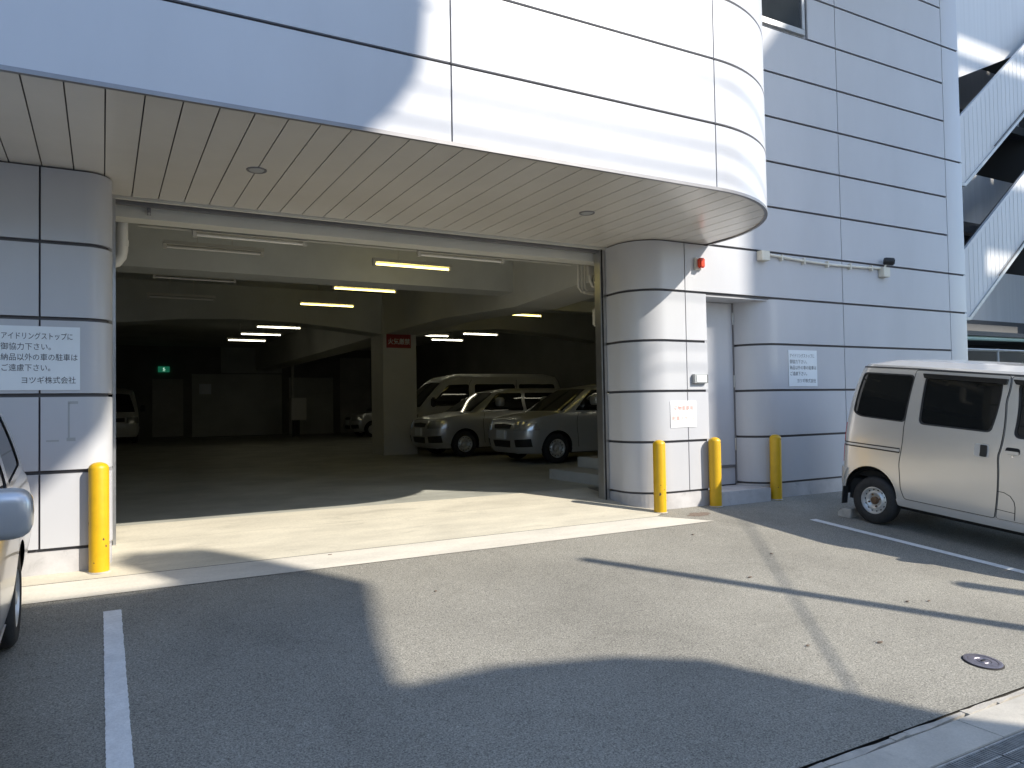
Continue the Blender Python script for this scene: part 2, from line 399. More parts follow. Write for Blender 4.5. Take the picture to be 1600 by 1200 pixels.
# door recess: soffit, door, step
dr = empty('side_door'); dr.parent = bld
MB().box(6.45, 7.75, WY+.03, 7.30, zk(4)-.035, zk(4)-.022).build('recess_soffit', 'panel', dr)
MB().box(6.50, 7.32, 7.205, 7.245, .43, 2.56).build('door_leaf', 'panel', dr, bevel=.003)
MB().box(6.46, 7.42, 7.25, 7.34, -.1, 2.7).build('door_backing', 'joint', dr)
MB().box(6.50, 7.32, 7.215, 7.248, .18, .395).build('kick_panel', 'panel', dr)
MB().box(6.50, 7.32, 7.200, 7.248, .398, .427).build('threshold', 'trim', dr)
for z in (.62, 1.45, 2.28): MB().tube([(7.325, 7.195, z), (7.325, 7.195, z+.16)], .013, 10).build('hinge', 'steel', dr, 40)
MB().box(7.318, 7.336, 7.190, 7.26, .18, 2.58).build('frame', 'trim', dr)
MB().box(6.50, 7.41, WY-.10, 7.22, -.2, .165).build('doorstep', 'plinth', bld, bevel=.006)
# canopy
CY, CX, CR = 4.965, 4.92, 1.62
PF = [(-9, CY), (CX, CY)]+arc(CX, CY+CR, CR, -90, 0, 26)[1:]+[(CX+CR, WY+.03)]
can = pathslab(PF, zk(5)+.02, 9.0, .030, .2).build('canopy', 'joint', bld)
panels(can, PF, [0, s_at_x(PF, 2.265), s_at_x(PF, 4.90), total(PF)], [(k, k+1) for k in range(5, 14)], hgap=.024)
pathslab(PF, zk(5)-.012, zk(5)+.016, -.004, .028).build('edge_trim', 'trim', can, 30)
sof = MB().prism([(-9, CY+.05)]+[p for p in offset(PF, .05)[1:]]+[(CX+CR, 7.6), (-9, 7.6)], 'z', zk(5)+.03, zk(5)+.10).build('soffit', 'joint', bld)
PW = .2157
def front_y(x): return CY+.03 if x <= CX else CY+CR-math.sqrt(max(0, (CR-.03)**2-(x-CX)**2))
i0 = int((-3.2)/PW)
for i in range(i0, 31):
    x0 = .014+PW*i+.0045; x1 = x0+PW-.009
    if x0 > CX+CR-.06: break
    x1 = min(x1, CX+CR-.04)
    n = 5; fr = [(x0+(x1-x0)*j/n, front_y(x0+(x1-x0)*j/n)) for j in range(n+1)]
    yb = 7.46 if x0 < 5.9 else WY+.06
    if x1 < -.1: yb = WY+.06
    MB().prism(fr+[(x1, yb), (x0, yb)], 'z', zk(5)-.0, zk(5)+.012).build('plank', 'soffit', sof)
MB().box(-.4, 5.6, 7.465, 7.50, zk(5)-.028, zk(5)+.05).build('head_trim', 'beam', bld)
MB().box(-.4, 5.6, 7.53, 7.57, zk(5)-.06, zk(5)+.05).build('head_trim', 'trim', bld)
# shutter guide and shaded lintel
sg = MB().box(5.385, 5.462, 7.47, 7.60, gz(7.5), zk(5)).build('shutter_guide', 'steel', bld, bevel=.004)
MB().box(5.398, 5.419, 7.464, 7.478, gz(7.5), zk(5)-.03).build('slot', 'black', sg)
MB().box(.075, .10, 7.47, 7.60, gz(7.5), zk(5)).build('shutter_guide', 'steel', bld)
# interior structure
MB().box(-6, 12, 7.57, 33.5, 3.9, 4.15).build('ceiling', 'ceilingcon', bld)
MB().box(-5.9, 11.9, 7.62, 7.84, 3.045, 3.9).build('lintel_beam', 'beam', bld)
MB().box(-5.9, 11.9, 10.25, 10.75, 3.06, 3.9).build('cross_beam', 'ceilingcon', bld)
def haunched(y0, y1, name='cross_beam'):
    b = MB(); xs_ = [-5.9, -1.2, .2, 1.4, 2.5, 3.6, 4.6, 5.6, 5.7]
    zs_ = [2.93, 2.95, 3.03, 3.15, 3.19, 3.17, 3.09, 2.98, 2.97]
    b.prism(list(zip(xs_, zs_))+[(5.7, 3.9), (-5.9, 3.9)], 'y', y0, y1); b.build(name, 'ceilingcon', bld)
    b = MB(); b.prism([(6.5, 2.95), (7.6, 3.12), (8.9, 3.2), (10.4, 3.12), (11.9, 2.95), (11.9, 3.9), (6.5, 3.9)], 'y', y0, y1); b.build(name, 'ceilingcon', bld)
haunched(16.55, 17.25)
MB().box(6.5, 11.9, 13.2, 13.6, 3.25, 3.9).build('cross_beam', 'ceilingcon', bld)
gz_ = [(7.86, 2.86), (8.4, 2.90), (10.2, 2.82), (13, 2.95), (16.5, 2.97), (22, 2.95), (33, 2.95), (33, 3.9), (7.86, 3.9)]
MB().prism(gz_, 'x', 5.70, 6.48).build('girder', 'beam', bld)
MB().box(5.68, 6.50, 16.48, 17.34, .1, 3.6).build('column', 'beam', bld)
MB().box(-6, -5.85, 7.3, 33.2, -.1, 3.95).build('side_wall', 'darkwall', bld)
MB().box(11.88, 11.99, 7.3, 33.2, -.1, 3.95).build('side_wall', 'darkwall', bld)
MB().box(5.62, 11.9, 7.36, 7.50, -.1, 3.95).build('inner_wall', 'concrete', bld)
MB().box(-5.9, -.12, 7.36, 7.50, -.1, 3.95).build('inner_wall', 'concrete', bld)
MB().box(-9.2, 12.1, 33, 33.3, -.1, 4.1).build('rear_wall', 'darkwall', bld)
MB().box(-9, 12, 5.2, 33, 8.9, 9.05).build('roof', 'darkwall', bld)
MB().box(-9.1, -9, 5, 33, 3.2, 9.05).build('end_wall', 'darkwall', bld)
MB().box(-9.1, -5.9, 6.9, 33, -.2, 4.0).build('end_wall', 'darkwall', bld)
# rear wall details
def rw(x0, x1, y0, y1, name, m, d=.05, Y=33.):
    a = onY(x0, y1, Y); c = onY(x1, y0, Y)
    return MB().box(a.x, c.x, Y-d, Y-.002, a.z, c.z).build(name, m, bld)
rw(238, 286, 592, 683, 'rear_door', 'concrete', .04)
rw(300, 440, 585, 683, 'rear_shutter', 'ceilingcon', .03)
rw(345, 440, 545, 583, 'wall_panel', 'ceilingcon', .05)
rw(452, 520, 590, 683, 'rear_shutter', 'ceilingcon', .03)
rw(532, 578, 560, 680, 'rear_shutter', 'concrete', .03)

# ------------------------------------------------------------------ fluorescent lights
def fluo(p, lit, length=1.25, mt='tubelit'):
    o = empty('fluorescent_light', p)
    b = MB().prism([(-.045, .02), (.045, .02), (.03, .065), (-.03, .065)], 'x', -.02, length+.02); b.build('housing', 'housing', o)
    for x in (0.0, length): MB().box(x-.018, x+.018, -.02, .02, -.03, .02).build('lamp_holder', 'housing', o)
    MB().tube([(.02, 0, -.008), (length-.02, 0, -.008)], .014, 10).build('tube', mt if lit else 'tubeoff', o, 40)
    if p[1] > 7.9:
        for x in (.32*length, .68*length): MB().tube([(x, 0, .06), (x, 0, 3.9-p[2])], .006, 6).build('rod', 'housing', o)
    return o
LAMPS = [((.80, 7.95, 3.02), 0), ((.63, 9.42, 3.175), 0), ((.64, 11.65, 3.18), 0), ((.70, 14.48, 3.29), 0),
         ((3.19, 7.95, 3.02), 0), ((3.13, 9.39, 3.165), 1), ((3.32, 12.08, 3.25), 1), ((3.36, 14.64, 3.32), 1),
         ((3.35, 19.22, 3.335), 1), ((3.33, 21.53, 3.37), 1), ((3.26, 23.40, 3.36), 1),
         ((7.77, 14.62, 3.315), 1), ((8.77, 18.71, 3.285), 1), ((9.04, 21.62, 3.38), 1), ((7.64, 12.07, 3.345), 1),
         ((8.0, 20.4, 3.38), 1), ((8.1, 23.4, 3.36), 1), ((9.95, 12.07, 3.345), 1), ((9.9, 9.6, 3.345), 1)]  # last two are added, out of view, to brighten the right bay
where = ['unlit, nearest the door on the left side under the lintel', 'unlit, hanging second from the door on the left side', 'unlit, hanging third from the door on the left side',
         'unlit, dim, farthest back of the left row', 'unlit, nearest the door on the right under the lintel', 'glowing yellow, nearest of the middle row', 'glowing yellow, second of the middle row',
         'glowing yellow, third of the middle row', 'glowing, nearest of the three beyond the haunched beam', 'glowing, middle of the three beyond the haunched beam', 'glowing, farthest of the three beyond the haunched beam',
         'glowing yellow, above the parked white van', 'glowing white, right of the concrete column, above the white van roof', 'glowing, deep in the right bay right of the column', 'glowing yellow, beside the right pillar conduits',
         'glowing, small, right of the column top', 'glowing, smallest, just right of the column', 'added unseen behind the right pillar to brighten the nearest wagon', 'added unseen behind the right pillar to brighten the right bay']
for (p, lit), wh in zip(LAMPS, where):
    # the first pair sits on a conduit under the lintel
    if p[1] < 8: p = (p[0]*1.0, 7.95, p[2])
    o = fluo(p, lit, 1.085, 'tubelit' if p[1] < 19 and p[0] < 8.5 else 'tubewhite')
    tag(o, 'fluorescent tube light, '+wh, 'ceiling light', 'garage ceiling lights')
MB_ = MB().tube([(.3, 7.97, 3.06), (5.3, 7.97, 3.06)], .012, 6)
tag(MB_.build('cable_duct', 'housing'), 'thin pale cable duct running along the back of the lintel between two unlit lights', 'conduit')
# exit sign, notice, cabinet, column sign
a = onY(247, 572.5, 32.9); c = onY(265, 581.5, 32.9)
ex = empty('exit_sign', ((a.x+c.x)/2, 32.9, (a.z+c.z)/2), 'small glowing green exit sign above the far rear door', 'sign')
hw_, hh_ = (c.x-a.x)/2, (a.z-c.z)/2
MB().box(-hw_, hw_, 0, .06, -hh_, hh_).build('sign_box', 'exit', ex)
k_ = hh_/.17
MB().prism([(px_*k_, pz_*k_) for px_, pz_ in [(-.06, -.10), (-.02, -.02), (-.06, .04), (-.02, .10), (.04, .10), (.03, .02), (.09, -.02), (.08, -.05), (.02, -.03), (.06, -.12), (.03, -.12), (.0, -.06), (-.03, -.12)]], 'y', -.01, -.002).build('pictogram', 'exitman', ex)
a = onY(311, 600, 32.93); c = onY(330, 616, 32.93)
tag(MB().box(a.x, c.x, 32.92, 32.965, c.z, a.z).build('notice_board', 'signwhite', None, bevel=.004), 'small pale notice on the dark rear wall right of the door', 'notice')
a = onY(455, 622, 30.5); c = onY(479, 656, 30.5)
cb = empty('wall_cabinet', (a.x, 30.5, 0), 'pale grey box standing against a dark post in front of the rear wall', 'cabinet')
MB().box(0, c.x-a.x, 0, .4, c.z, a.z).build('cabinet_body', 'whitepaint', cb, bevel=.01)
MB().box(.1, .35, .1, .3, ZF, c.z).build('stand', 'black', cb)
MB().box(.02, .12, .02, .12, a.z, 3.2).build('pipe', 'concrete', cb)
a = onY(604, 522, 16.45); c = onY(642, 544, 16.45)
fs_ = empty('fire_sign', (a.x, 16.45, c.z), 'red no-flames sign with white characters on the concrete column', 'sign')
MB().box(0, c.x-a.x, 0, .02, 0, a.z-c.z).build('board', 'signred', fs_)
text_mesh('火気厳禁', .15, 'lettering', 'signwhite', fs_, ((c.x-a.x)*.05, -.004, (a.z-c.z)*.30), width=(c.x-a.x)*.9, bold=.002)

# ------------------------------------------------------------------ things on the outside
def bollard(x, y, h, label, dx=0):
    o = empty('bollard', (x, y, gz(y)-.02), label, 'bollard', 'yellow steel bollards'); o.rotation_euler = (R(random.uniform(-.6, .6)), R(random.uniform(-.5, .5)), random.uniform(0, 6))
    r = .0725; pr = [(r, 0), (r, h-.05)]+[(r*math.cos(R(t)), h-.05+.05*math.sin(R(t))) for t in range(15, 90, 15)]+[(.002, h)]
    MB().lathe(pr, 40).build('post', 'yellow', o, 50)
    MB().lathe([(r+.012, .02), (r+.010, .028), (r+.001, .03)], 32).build('base_seal', 'mortar', o)
    for i in range(4):
        a = -1.6+random.uniform(-1.4, 1.4)-o.rotation_euler.z; z = random.choice([random.uniform(.06, .3), random.uniform(.06, .3), random.uniform(.3, h-.1), h-.06]); s = random.uniform(.004, .013)
        pts = []
        for j in range(6):
            t = a+(s/r)*math.cos(j*1.047)*random.uniform(.4, 1.3); zz = z+s*math.sin(j*1.047)*random.uniform(.6, 2.0)
            pts.append(((r+.0008)*math.cos(t), (r+.0008)*math.sin(t), zz))
        MB().add(pts, [tuple(range(6))]).build('paint_chip', 'chip', o)
bollard(-.027, 6.745, .885, 'yellow steel bollard with a dented base by the left pillar')
bollard(5.62, 6.715, .855, 'scuffed yellow bollard at the rounded corner of the right pillar')
bollard(6.49, 6.725, .855, 'yellow bollard half lit in front of the side door step')
bollard(7.55, 6.745, .85, 'shaded yellow bollard against the wall between side door and silver van')
# signs with writing
LINES = ['アイドリングストップに', '御協力下さい。', '納品以外の車の駐車は', 'ご遠慮下さい。']
def notice(name, x0, x1, z0, z1, y, label):
    W_, H_ = x1-x0, z1-z0
    o = empty(name, (x0, y, z0), label, 'sign')
    MB().box(0, W_, -.003, 0, 0, H_).build('board', 'signwhite', o)
    ws = [.86, .60, .93, .58]
    for i, t in enumerate(LINES): text_mesh(t, H_*.12, 'lettering', 'ink', o, (W_*.035, -.0045, H_*(.80-.165*i)), width=W_*ws[i])
    text_mesh('ヨツギ株式会社', H_*.12, 'lettering', 'ink', o, (W_*.27, -.0045, H_*.11), width=W_*.66)
    return o
notice('parking_notice', -.70, -.158, 1.44, 1.935, WY-.004, 'pale notice board with five lines of Japanese text on the left pillar')
notice('parking_notice', 7.90, 8.45, 1.45, 1.93, WY-.004, 'pale notice board with Japanese text on the shaded right wall behind the van')
o = empty('parking_sign', (5.875, WY-.004, .965), 'square white sign with faded red Japanese text on the sunlit right pillar', 'sign')
MB().box(0, .40, -.003, 0, 0, .315).build('board', 'signwhite2', o)
text_mesh('荷物車専用', .06, 'lettering', 'inkfaded', o, (.05, -.0045, .205), width=.30, bold=.0012)
text_mesh('駐車スペース', .06, 'lettering', 'inkfaded', o, (.02, -.0045, .085), width=.36, bold=.0012)
# alarm lamp
o = empty('alarm_lamp', (6.355, WY, 2.945), 'small red alarm lamp on a white base under the canopy end', 'alarm')
MB().box(-.055, .05, -.035, 0, -.075, .075).build('base', 'whitepaint', o, bevel=.006)
MB().box(-.038, .042, -.10, -.034, -.058, .062).build('lamp_cover', 'alarmred', o, 40, bevel=.014)
# key switch
o = empty('intercom', (6.33, WY, 1.545), 'grey intercom box on the sunlit pillar beside the side door', 'intercom')
MB().box(-.105, .10, -.05, 0, -.055, .055).build('box_body', 'greybox', o, 40, bevel=.004)
MB().box(-.075, .085, -.056, -.049, -.04, .042).build('cover', 'signwhite', o, 40, bevel=.003)
MB().box(.102, .112, -.045, -.005, -.05, .05).build('side_strip', 'black', o)
# conduit and camera on the right wall
o = empty('wall_conduit', (7.445, WY, 3.13), 'ivory conduit with junction box running along the right wall to the camera', 'conduit')
MB().box(-.075, .075, -.09, 0, -.065, .06).build('junction_box', 'ivory', o, 40, bevel=.006)
pts = [(.07, -.03, .03)]+[(.07+2.35*t, -.028, .03-.035*math.sin(t*math.pi)-.01*t) for t in [i/10 for i in range(1, 11)]]
MB().tube(pts, .018, 8).build('pipe', 'ivory', o, 40)
for t in (.12, .3, .5, .7, .9): MB().box(.07+2.35*t-.01, .07+2.35*t+.01, -.05, 0, -.025-.03*math.sin(t*math.pi), .05-.02*math.sin(t*math.pi)).build('clip', 'ivory', o)
o = empty('security_camera', (9.90, WY, 3.09), 'black bullet security camera on an ivory junction box high on the right wall', 'camera')
MB().box(-.08, .07, -.09, 0, -.07, .07).build('junction_box', 'ivory', o, 40, bevel=.006)
MB().tube([(0, -.05, .06), (0, -.06, .10), (.02, -.09, .13)], .016, 10).build('bracket', 'ivory', o, 40)
MB().tube([(-.02, -.05, .165), (.0, -.07, .16), (.055, -.14, .145), (.065, -.155, .142)], [.045, .054, .056, .05], 16).build('camera_body', 'black', o, 40)
MB().tube([(.064, -.154, .142), (.070, -.161, .141)], .035, 14).build('lens', 'glass', o, 40)
# downlights
for x, y, lb in ((1.09, 5.40, 'left'), (4.31, 5.37, 'right')):
    pass
for px, lb in (((401, 266), 'round recessed downlight in the soffit above the left of the entrance'), ((917, 333), 'round recessed downlight in the soffit toward the right pillar')):
    p = onZ(*px, zk(5)-.004)
    o = empty('downlight', p, lb, 'downlight', 'soffit downlights')
    MB().lathe([(.001, .0), (.062, .0), (.070, -.006), (.078, -.006), (.080, .006)], 32).build('ring', 'trim', o, 40)
    MB().lathe([(.001, -.003), (.058, -.003), (.060, .0)], 28).build('diffuser', 'greybox', o)
# pipes inside
o = empty('drain_pipe', (.0, 7.95, 0), 'pale elbow drain pipe inside the entrance behind the left pillar', 'pipe')
MB().tube([(.155, 0, 3.25), (.155, 0, 2.80), (.145, 0, 2.74), (.11, 0, 2.69), (.05, 0, 2.67), (-.15, 0, 2.665)], .058, 16).build('elbow', 'whitepaint', o, 40)
MB().lathe([(.064, 2.84), (.064, 2.90)], 16, c=(.155, 0, 0)).build('coupling', 'whitepaint', o, 40)
o = empty('door_bracket', (.375, 7.585, 3.13), 'tiny metal bracket hanging from the entrance head near the left pillar', 'bracket')
MB().box(-.015, .015, -.012, .012, -.055, .06).build('plate', 'trim', o); MB().tube([(0, -.02, -.045), (0, .02, -.045)], .012, 8).build('pin', 'steel', o)
o = empty('conduit_cluster', (5.45, 8.0, 2.9), 'cluster of pale conduits and boxes inside the entrance beside the right shutter guide', 'conduit')
bx0 = onY(903, 400, 8.0).x-5.45
for i, (dx, top, bot) in enumerate([(-.05, .2, -.12), (0.0, .2, -.14), (.05, .2, -.12), (.16, .2, -.05)]):
    MB().tube([(bx0+.05+dx, 0, top), (bx0+.05+dx, 0, bot), (bx0+.09+dx, .0, bot-.05), (bx0+.25+dx, .0, bot-.055)], .017, 8).build('pipe', 'ivory', o, 40)
MB().tube([(bx0+.16, -.03, .18), (bx0+.165, -.03, -.02), (bx0+.2, -.03, -.09), (bx0+.28, -.03, -.11)], .024, 10).build('flexible_hose', 'ivory', o, 40)
MB().box(bx0+.12, bx0+.21, -.06, .0, .04, .19).build('junction_box', 'ivory', o, 40, bevel=.006)
MB().box(bx0+.22, bx0+.34, -.06, .03, -.62, -.38).build('switch_box', 'ivory', o, 40, bevel=.02)
MB().tube([(bx0+.27, -.02, -.38), (bx0+.27, -.02, -.16)], .018, 8).build('pipe', 'black', o)
# steps and extinguisher
o = empty('concrete_steps', (5.85, 8.0, ZF), 'two low concrete steps inside the garage behind the right pillar', 'steps')
MB().box(0, 2.2, 0, 1.52, -.1, .15).build('lower_step', 'concrete', o, bevel=.01)
MB().box(.50, 2.2, .02, 1.50, .152, .31).build('upper_step', 'concrete', o, bevel=.01)
o = empty('fire_extinguisher', (6.60, 9.15, ZF+.31), 'red fire extinguisher on the upper concrete step, half hidden by the shutter guide', 'extinguisher')
MB().lathe([(.001, 0), (.075, 0), (.08, .02), (.08, .40), (.06, .46), (.025, .49), (.022, .53), (.001, .53)], 24).build('cylinder', 'extred', o, 40)
MB().box(-.02, .10, -.015, .015, .53, .56).build('handle', 'black', o)
MB().tube([(.03, 0, .52), (.10, -.02, .47), (.11, -.02, .25)], .012, 8).build('hose', 'black', o)
MB().lathe([(.081, .15), (.081, .28)], 24).build('label_band', 'signwhite', o)

# ------------------------------------------------------------------ vehicles
def tab(T, z):
    if z <= T[0][0]: return T[0][1]
    for (a, va), (b, vb) in zip(T[:-1], T[1:]):
        if z <= b: return va+(vb-va)*(z-a)/(b-a)
    return T[-1][1]
def smooth_tab(T, k=2):
    for _ in range(k):
        o = [T[0]]
        for a, b in zip(T[:-1], T[1:]):
            o += [(a[0]*.75+b[0]*.25, a[1]*.75+b[1]*.25), (a[0]*.25+b[0]*.75, a[1]*.25+b[1]*.75)]
        T = o+[T[-1]]
    return T
def inpoly(x, y, P):
    c = False; j = len(P)-1
    for i in range(len(P)):
        if (P[i][1] > y) != (P[j][1] > y) and x < (P[j][0]-P[i][0])*(y-P[i][1])/(P[j][1]-P[i][1])+P[i][0]: c = not c
        j = i
    return c
def roundpoly(P, r, n=5):
    out = []
    N = len(P)
    for i in range(N):
        a, b, c = Vector(P[i-1]), Vector(P[i]), Vector(P[(i+1) % N])
        rr = min(r, (a-b).length*.45, (c-b).length*.45); p = b+(a-b).normalized()*rr; q = b+(c-b).normalized()*rr
        for k in range(n+1):
            t = k/n; out.append(tuple((1-t)**2*p+2*t*(1-t)*b+t*t*q))
    return out
def dens(P, d=.05, closed=True):
    out = []; N = len(P)
    for i in range(N if closed else N-1):
        a, b = Vector(P[i]), Vector(P[(i+1) % N]); k = max(1, int((b-a).length/d))
        for j in range(k): out.append(tuple(a+(b-a)*j/k))
    if not closed: out.append(tuple(P[-1]))
    return out
def blob(a, b_, c, n=18, m=10, e=.55):
    b = MB(); vs = []
    sg = lambda v: math.copysign(abs(v)**e, v)
    for j in range(m+1):
        t = -math.pi/2+math.pi*j/m
        for k in range(n):
            p = 2*math.pi*k/n; vs.append((a*sg(math.cos(t))*sg(math.cos(p)), b_*sg(math.cos(t))*sg(math.sin(p)), c*sg(math.sin(t))))
    return b.add(vs, [(j*n+k, j*n+(k+1) % n, (j+1)*n+(k+1) % n, (j+1)*n+k) for j in range(m) for k in range(n)])
class Shell:
    """body skin wrapped round a rounded-rectangle plan whose width and ends vary with height; x forward, y left"""
    def __init__(s, W, XR, XF, rr, rf):
        s.W, s.XR, s.XF, s.rr, s.rf = smooth_tab(W), smooth_tab(XR), smooth_tab(XF), rr, rf
        z = W[len(W)//2][0]; w = tab(s.W, z)
        s.L = [w-rr, rr*1.5708, tab(s.XF, z)-rf-tab(s.XR, z)-rr, rf*1.5708, w-rf]
        s.C = [0]
        for l in s.L: s.C.append(s.C[-1]+l)
    def P(s, U, z, off=0.):
        w = tab(s.W, z)+off; xr = tab(s.XR, z)-off; xf = tab(s.XF, z)+off; rr, rf = s.rr+off, s.rf+off
        rr = min(rr, w*.9); rf = min(rf, w*.9)
        C, L = s.C, s.L
        if U <= C[1]: return (xr, U/L[0]*(w-rr), z)
        if U <= C[2]: a = (U-C[1])/L[1]*math.pi/2; return (xr+rr-rr*math.cos(a), w-rr+rr*math.sin(a), z)
        if U <= C[3]: t = (U-C[2])/L[2]; return (xr+rr+(xf-rf-xr-rr)*t, w, z)
        if U <= C[4]: a = (U-C[3])/L[3]*math.pi/2; return (xf-rf+rf*math.sin(a), w-rf+rf*math.cos(a), z)
        return (xf, (C[5]-U)/L[4]*(w-rf), z)
    def side(s, x, z):
        xr, xf, rr, rf = tab(s.XR, z), tab(s.XF, z), s.rr, s.rf
        if x < xr+rr: a = math.asin(min(1, (xr+rr-x)/rr)); return (s.C[2]-a/(math.pi/2)*s.L[1], z)
        if x > xf-rf: a = math.asin(min(1, (x-xf+rf)/rf)); return (s.C[3]+a/(math.pi/2)*s.L[3], z)
        return (s.C[2]+(x-xr-rr)/(xf-rf-xr-rr)*s.L[2], z)
    def rear(s, y, z): return (y/(tab(s.W, z)-s.rr)*s.L[0], z)
    def front(s, y, z): return (s.C[5]-y/(tab(s.W, z)-s.rf)*s.L[4], z)
    def patch(s, outline, holes=(), off=0., grid=.06, sides=(1, -1), thick=0.):
        outline = dens(outline, grid); holes = [dens(h, grid*.7) for h in holes]
        pts = []; edges = []
        for lp in [outline]+holes:
            k = len(pts); pts += [Vector(p) for p in lp]; edges += [(k+i, k+(i+1) % len(lp)) for i in range(len(lp))]
        u0, u1 = min(p[0] for p in outline), max(p[0] for p in outline); z0, z1 = min(p[1] for p in outline), max(p[1] for p in outline)
        bnd = [Vector(p) for lp in [outline]+holes for p in lp]
        us = set(); n = max(1, int((u1-u0)/grid))
        us |= {u0+(u1-u0)*i/n for i in range(1, n)}
        for ca, cb in ((s.C[1], s.C[2]), (s.C[3], s.C[4])): us |= {ca+(cb-ca)*i/7 for i in range(8) if u0 < ca+(cb-ca)*i/7 < u1}
        zs = [z0+(z1-z0)*j/max(1, int((z1-z0)/grid)) for j in range(1, max(1, int((z1-z0)/grid)))]
        for u in sorted(us):
            for z in zs:
                if inpoly(u, z, outline) and not any(inpoly(u, z, h) for h in holes):
                    if min((b-Vector((u, z))).length_squared for b in bnd) > (grid*.3)**2: pts.append(Vector((u, z)))
        vc, _, fc, *_ = delaunay_2d_cdt(pts, edges, [], 0, 1e-5)
        fs = []
        for f in fc:
            cx = sum(vc[i].x for i in f)/len(f); cz = sum(vc[i].y for i in f)/len(f)
            if inpoly(cx, cz, outline) and not any(inpoly(cx, cz, h) for h in holes): fs.append(tuple(f))
        b = MB()
        for sd in sides:
            vs = [s.P(v.x, v.y, off) for v in vc]
            b.add([(x, y*sd, z) for x, y, z in vs], [f if sd < 0 else f[::-1] for f in fs])
            if thick:
                loops = [outline]+holes
                for lp in loops:
                    m_ = len(lp); a = [s.P(*p, off) for p in lp]; c = [s.P(*p, off-thick) for p in lp]
                    b.add([(x, y*sd, z) for x, y, z in a+c], [(i, (i+1) % m_, m_+(i+1) % m_, m_+i) for i in range(m_)])
        return b
    def ribbon(s, line, wd, off=.002, sides=(1, -1)):
        b = MB(); ln = dens(line, .04, False); N = len(ln); l_, r_ = [], []
        for i, p in enumerate(ln):
            a = Vector(ln[max(i-1, 0)]); c = Vector(ln[min(i+1, N-1)]); t = (c-a).normalized(); n_ = Vector((-t.y, t.x))*wd/2
            l_.append((p[0]+n_.x, p[1]+n_.y)); r_.append((p[0]-n_.x, p[1]-n_.y))
        for sd in sides:
            vs = [s.P(*p, off) for p in l_+r_]
            b.add([(x, y*sd, z) for x, y, z in vs], [(i, i+1, N+i+1, N+i) for i in range(N-1)])
        return b
    def cap(s, zf, crown, u0=None, u1=None, m=10, n=60):
        """crowned lid across the shell between its left and right skins; zf(u) gives the height of the edge"""
        u0 = s.C[1] if u0 is None else u0; u1 = s.C[4] if u1 is None else u1
        rows = []
        for i in range(n+1):
            u = u0+(u1-u0)*i/n; x, y, z = s.P(u, zf(u)); e = math.sin(math.pi*min(1, max(0, i/n)))**.4 if 0 < i < n else 0
            rows.append([(x, -y+2*y*j/m, z+crown*e*(1-(2*j/m-1)**2)) for j in range(m+1)])
        b = MB(); vs = [p for r in rows for p in r]
        b.add(vs, [(i*(m+1)+j, i*(m+1)+j+1, (i+1)*(m+1)+j+1, (i+1)*(m+1)+j) for i in range(n) for j in range(m)])
        return b
def finish(b, name, m, parent, smooth=35, merge=True):
    o = b.build(name, m, parent, None, fix=False); me = o.data
    bm = bmesh.new(); bm.from_mesh(me)
    if merge: bmesh.ops.remove_doubles(bm, verts=list(bm.verts), dist=.0006)
    bmesh.ops.recalc_face_normals(bm, faces=list(bm.faces)); bm.to_mesh(me); bm.free()
    for p in me.polygons: p.use_smooth = True
    me.set_sharp_from_angle(angle=R(smooth)); return o
def wheel(parent, x, y, r, rim, wd=.14, sd=1, steel=True):
    o = empty('wheel', (x, y, r)); o.parent = parent
    def P(pr): return [(a, sd*h) for a, h in pr]
    MB().lathe(P([(rim, -wd/2), (r-.03, -wd/2), (r-.006, -wd/2+.02), (r, -wd/2+.04), (r, wd/2-.04), (r-.006, wd/2-.02), (r-.03, wd/2), (rim+.02, wd/2+.004), (rim, wd/2-.006)]), 48, 'y', caps=False).build('tyre', 'rubber', o, 40)
    MB().lathe(P([(rim+.003, -wd/2), (rim+.004, wd/2-.008), (rim-.006, wd/2-.004), (rim-.016, wd/2-.03), (rim*.80, wd/2-.042), (rim*.66, wd/2-.025), (rim*.58, wd/2-.018), (rim*.40, wd/2-.030), (rim*.34, wd/2-.04), (.001, wd/2-.04)]), 48, 'y').build('rim', 'steelwheel', o, 40)
    MB().lathe(P([(rim*.30, wd/2-.045), (rim*.27, wd/2-.015), (rim*.2, wd/2-.005), (.001, wd/2-.004)]), 24, 'y').build('hub', 'rust' if steel else 'steelwheel', o, 40)
    b = MB(); k = 14
    for i in range(k):
        a = 2*math.pi*i/k; cx, cz = rim*.78*math.cos(a), rim*.78*math.sin(a)
        b.lathe(P([(rim*.065, wd/2-.046), (rim*.065, wd/2-.0365), (.001, wd/2-.0362)]), 10, 'y', (cx, 0, cz))
    b.build('vent_holes', 'black', o)
    for i in range(4):
        a = 2*math.pi*i/4+.4; MB().lathe(P([(.012, wd/2-.03), (.010, wd/2-.012), (.001, wd/2-.010)]), 6, 'y', (rim*.45*math.cos(a), 0, rim*.45*math.sin(a))).build('wheel_nut', 'rust' if steel else 'steel', o)
    return o
def archpoly(sh, cx, r, zb, zc=None, n=18):
    zc = r if zc is None else zc
    pts = [(cx-r, zb-.1)]+[(cx-r*math.cos(math.pi*i/n), zc+r*math.sin(math.pi*i/n)) for i in range(n+1)]+[(cx+r, zb-.1)]
    return [sh.side(*p) for p in pts]
def underside(parent, x0, x1, w, z0, z1, arches=(), m='underbody'):
    MB().box(x0, x1, -w, w, z0, z1).build('underbody', m, parent)
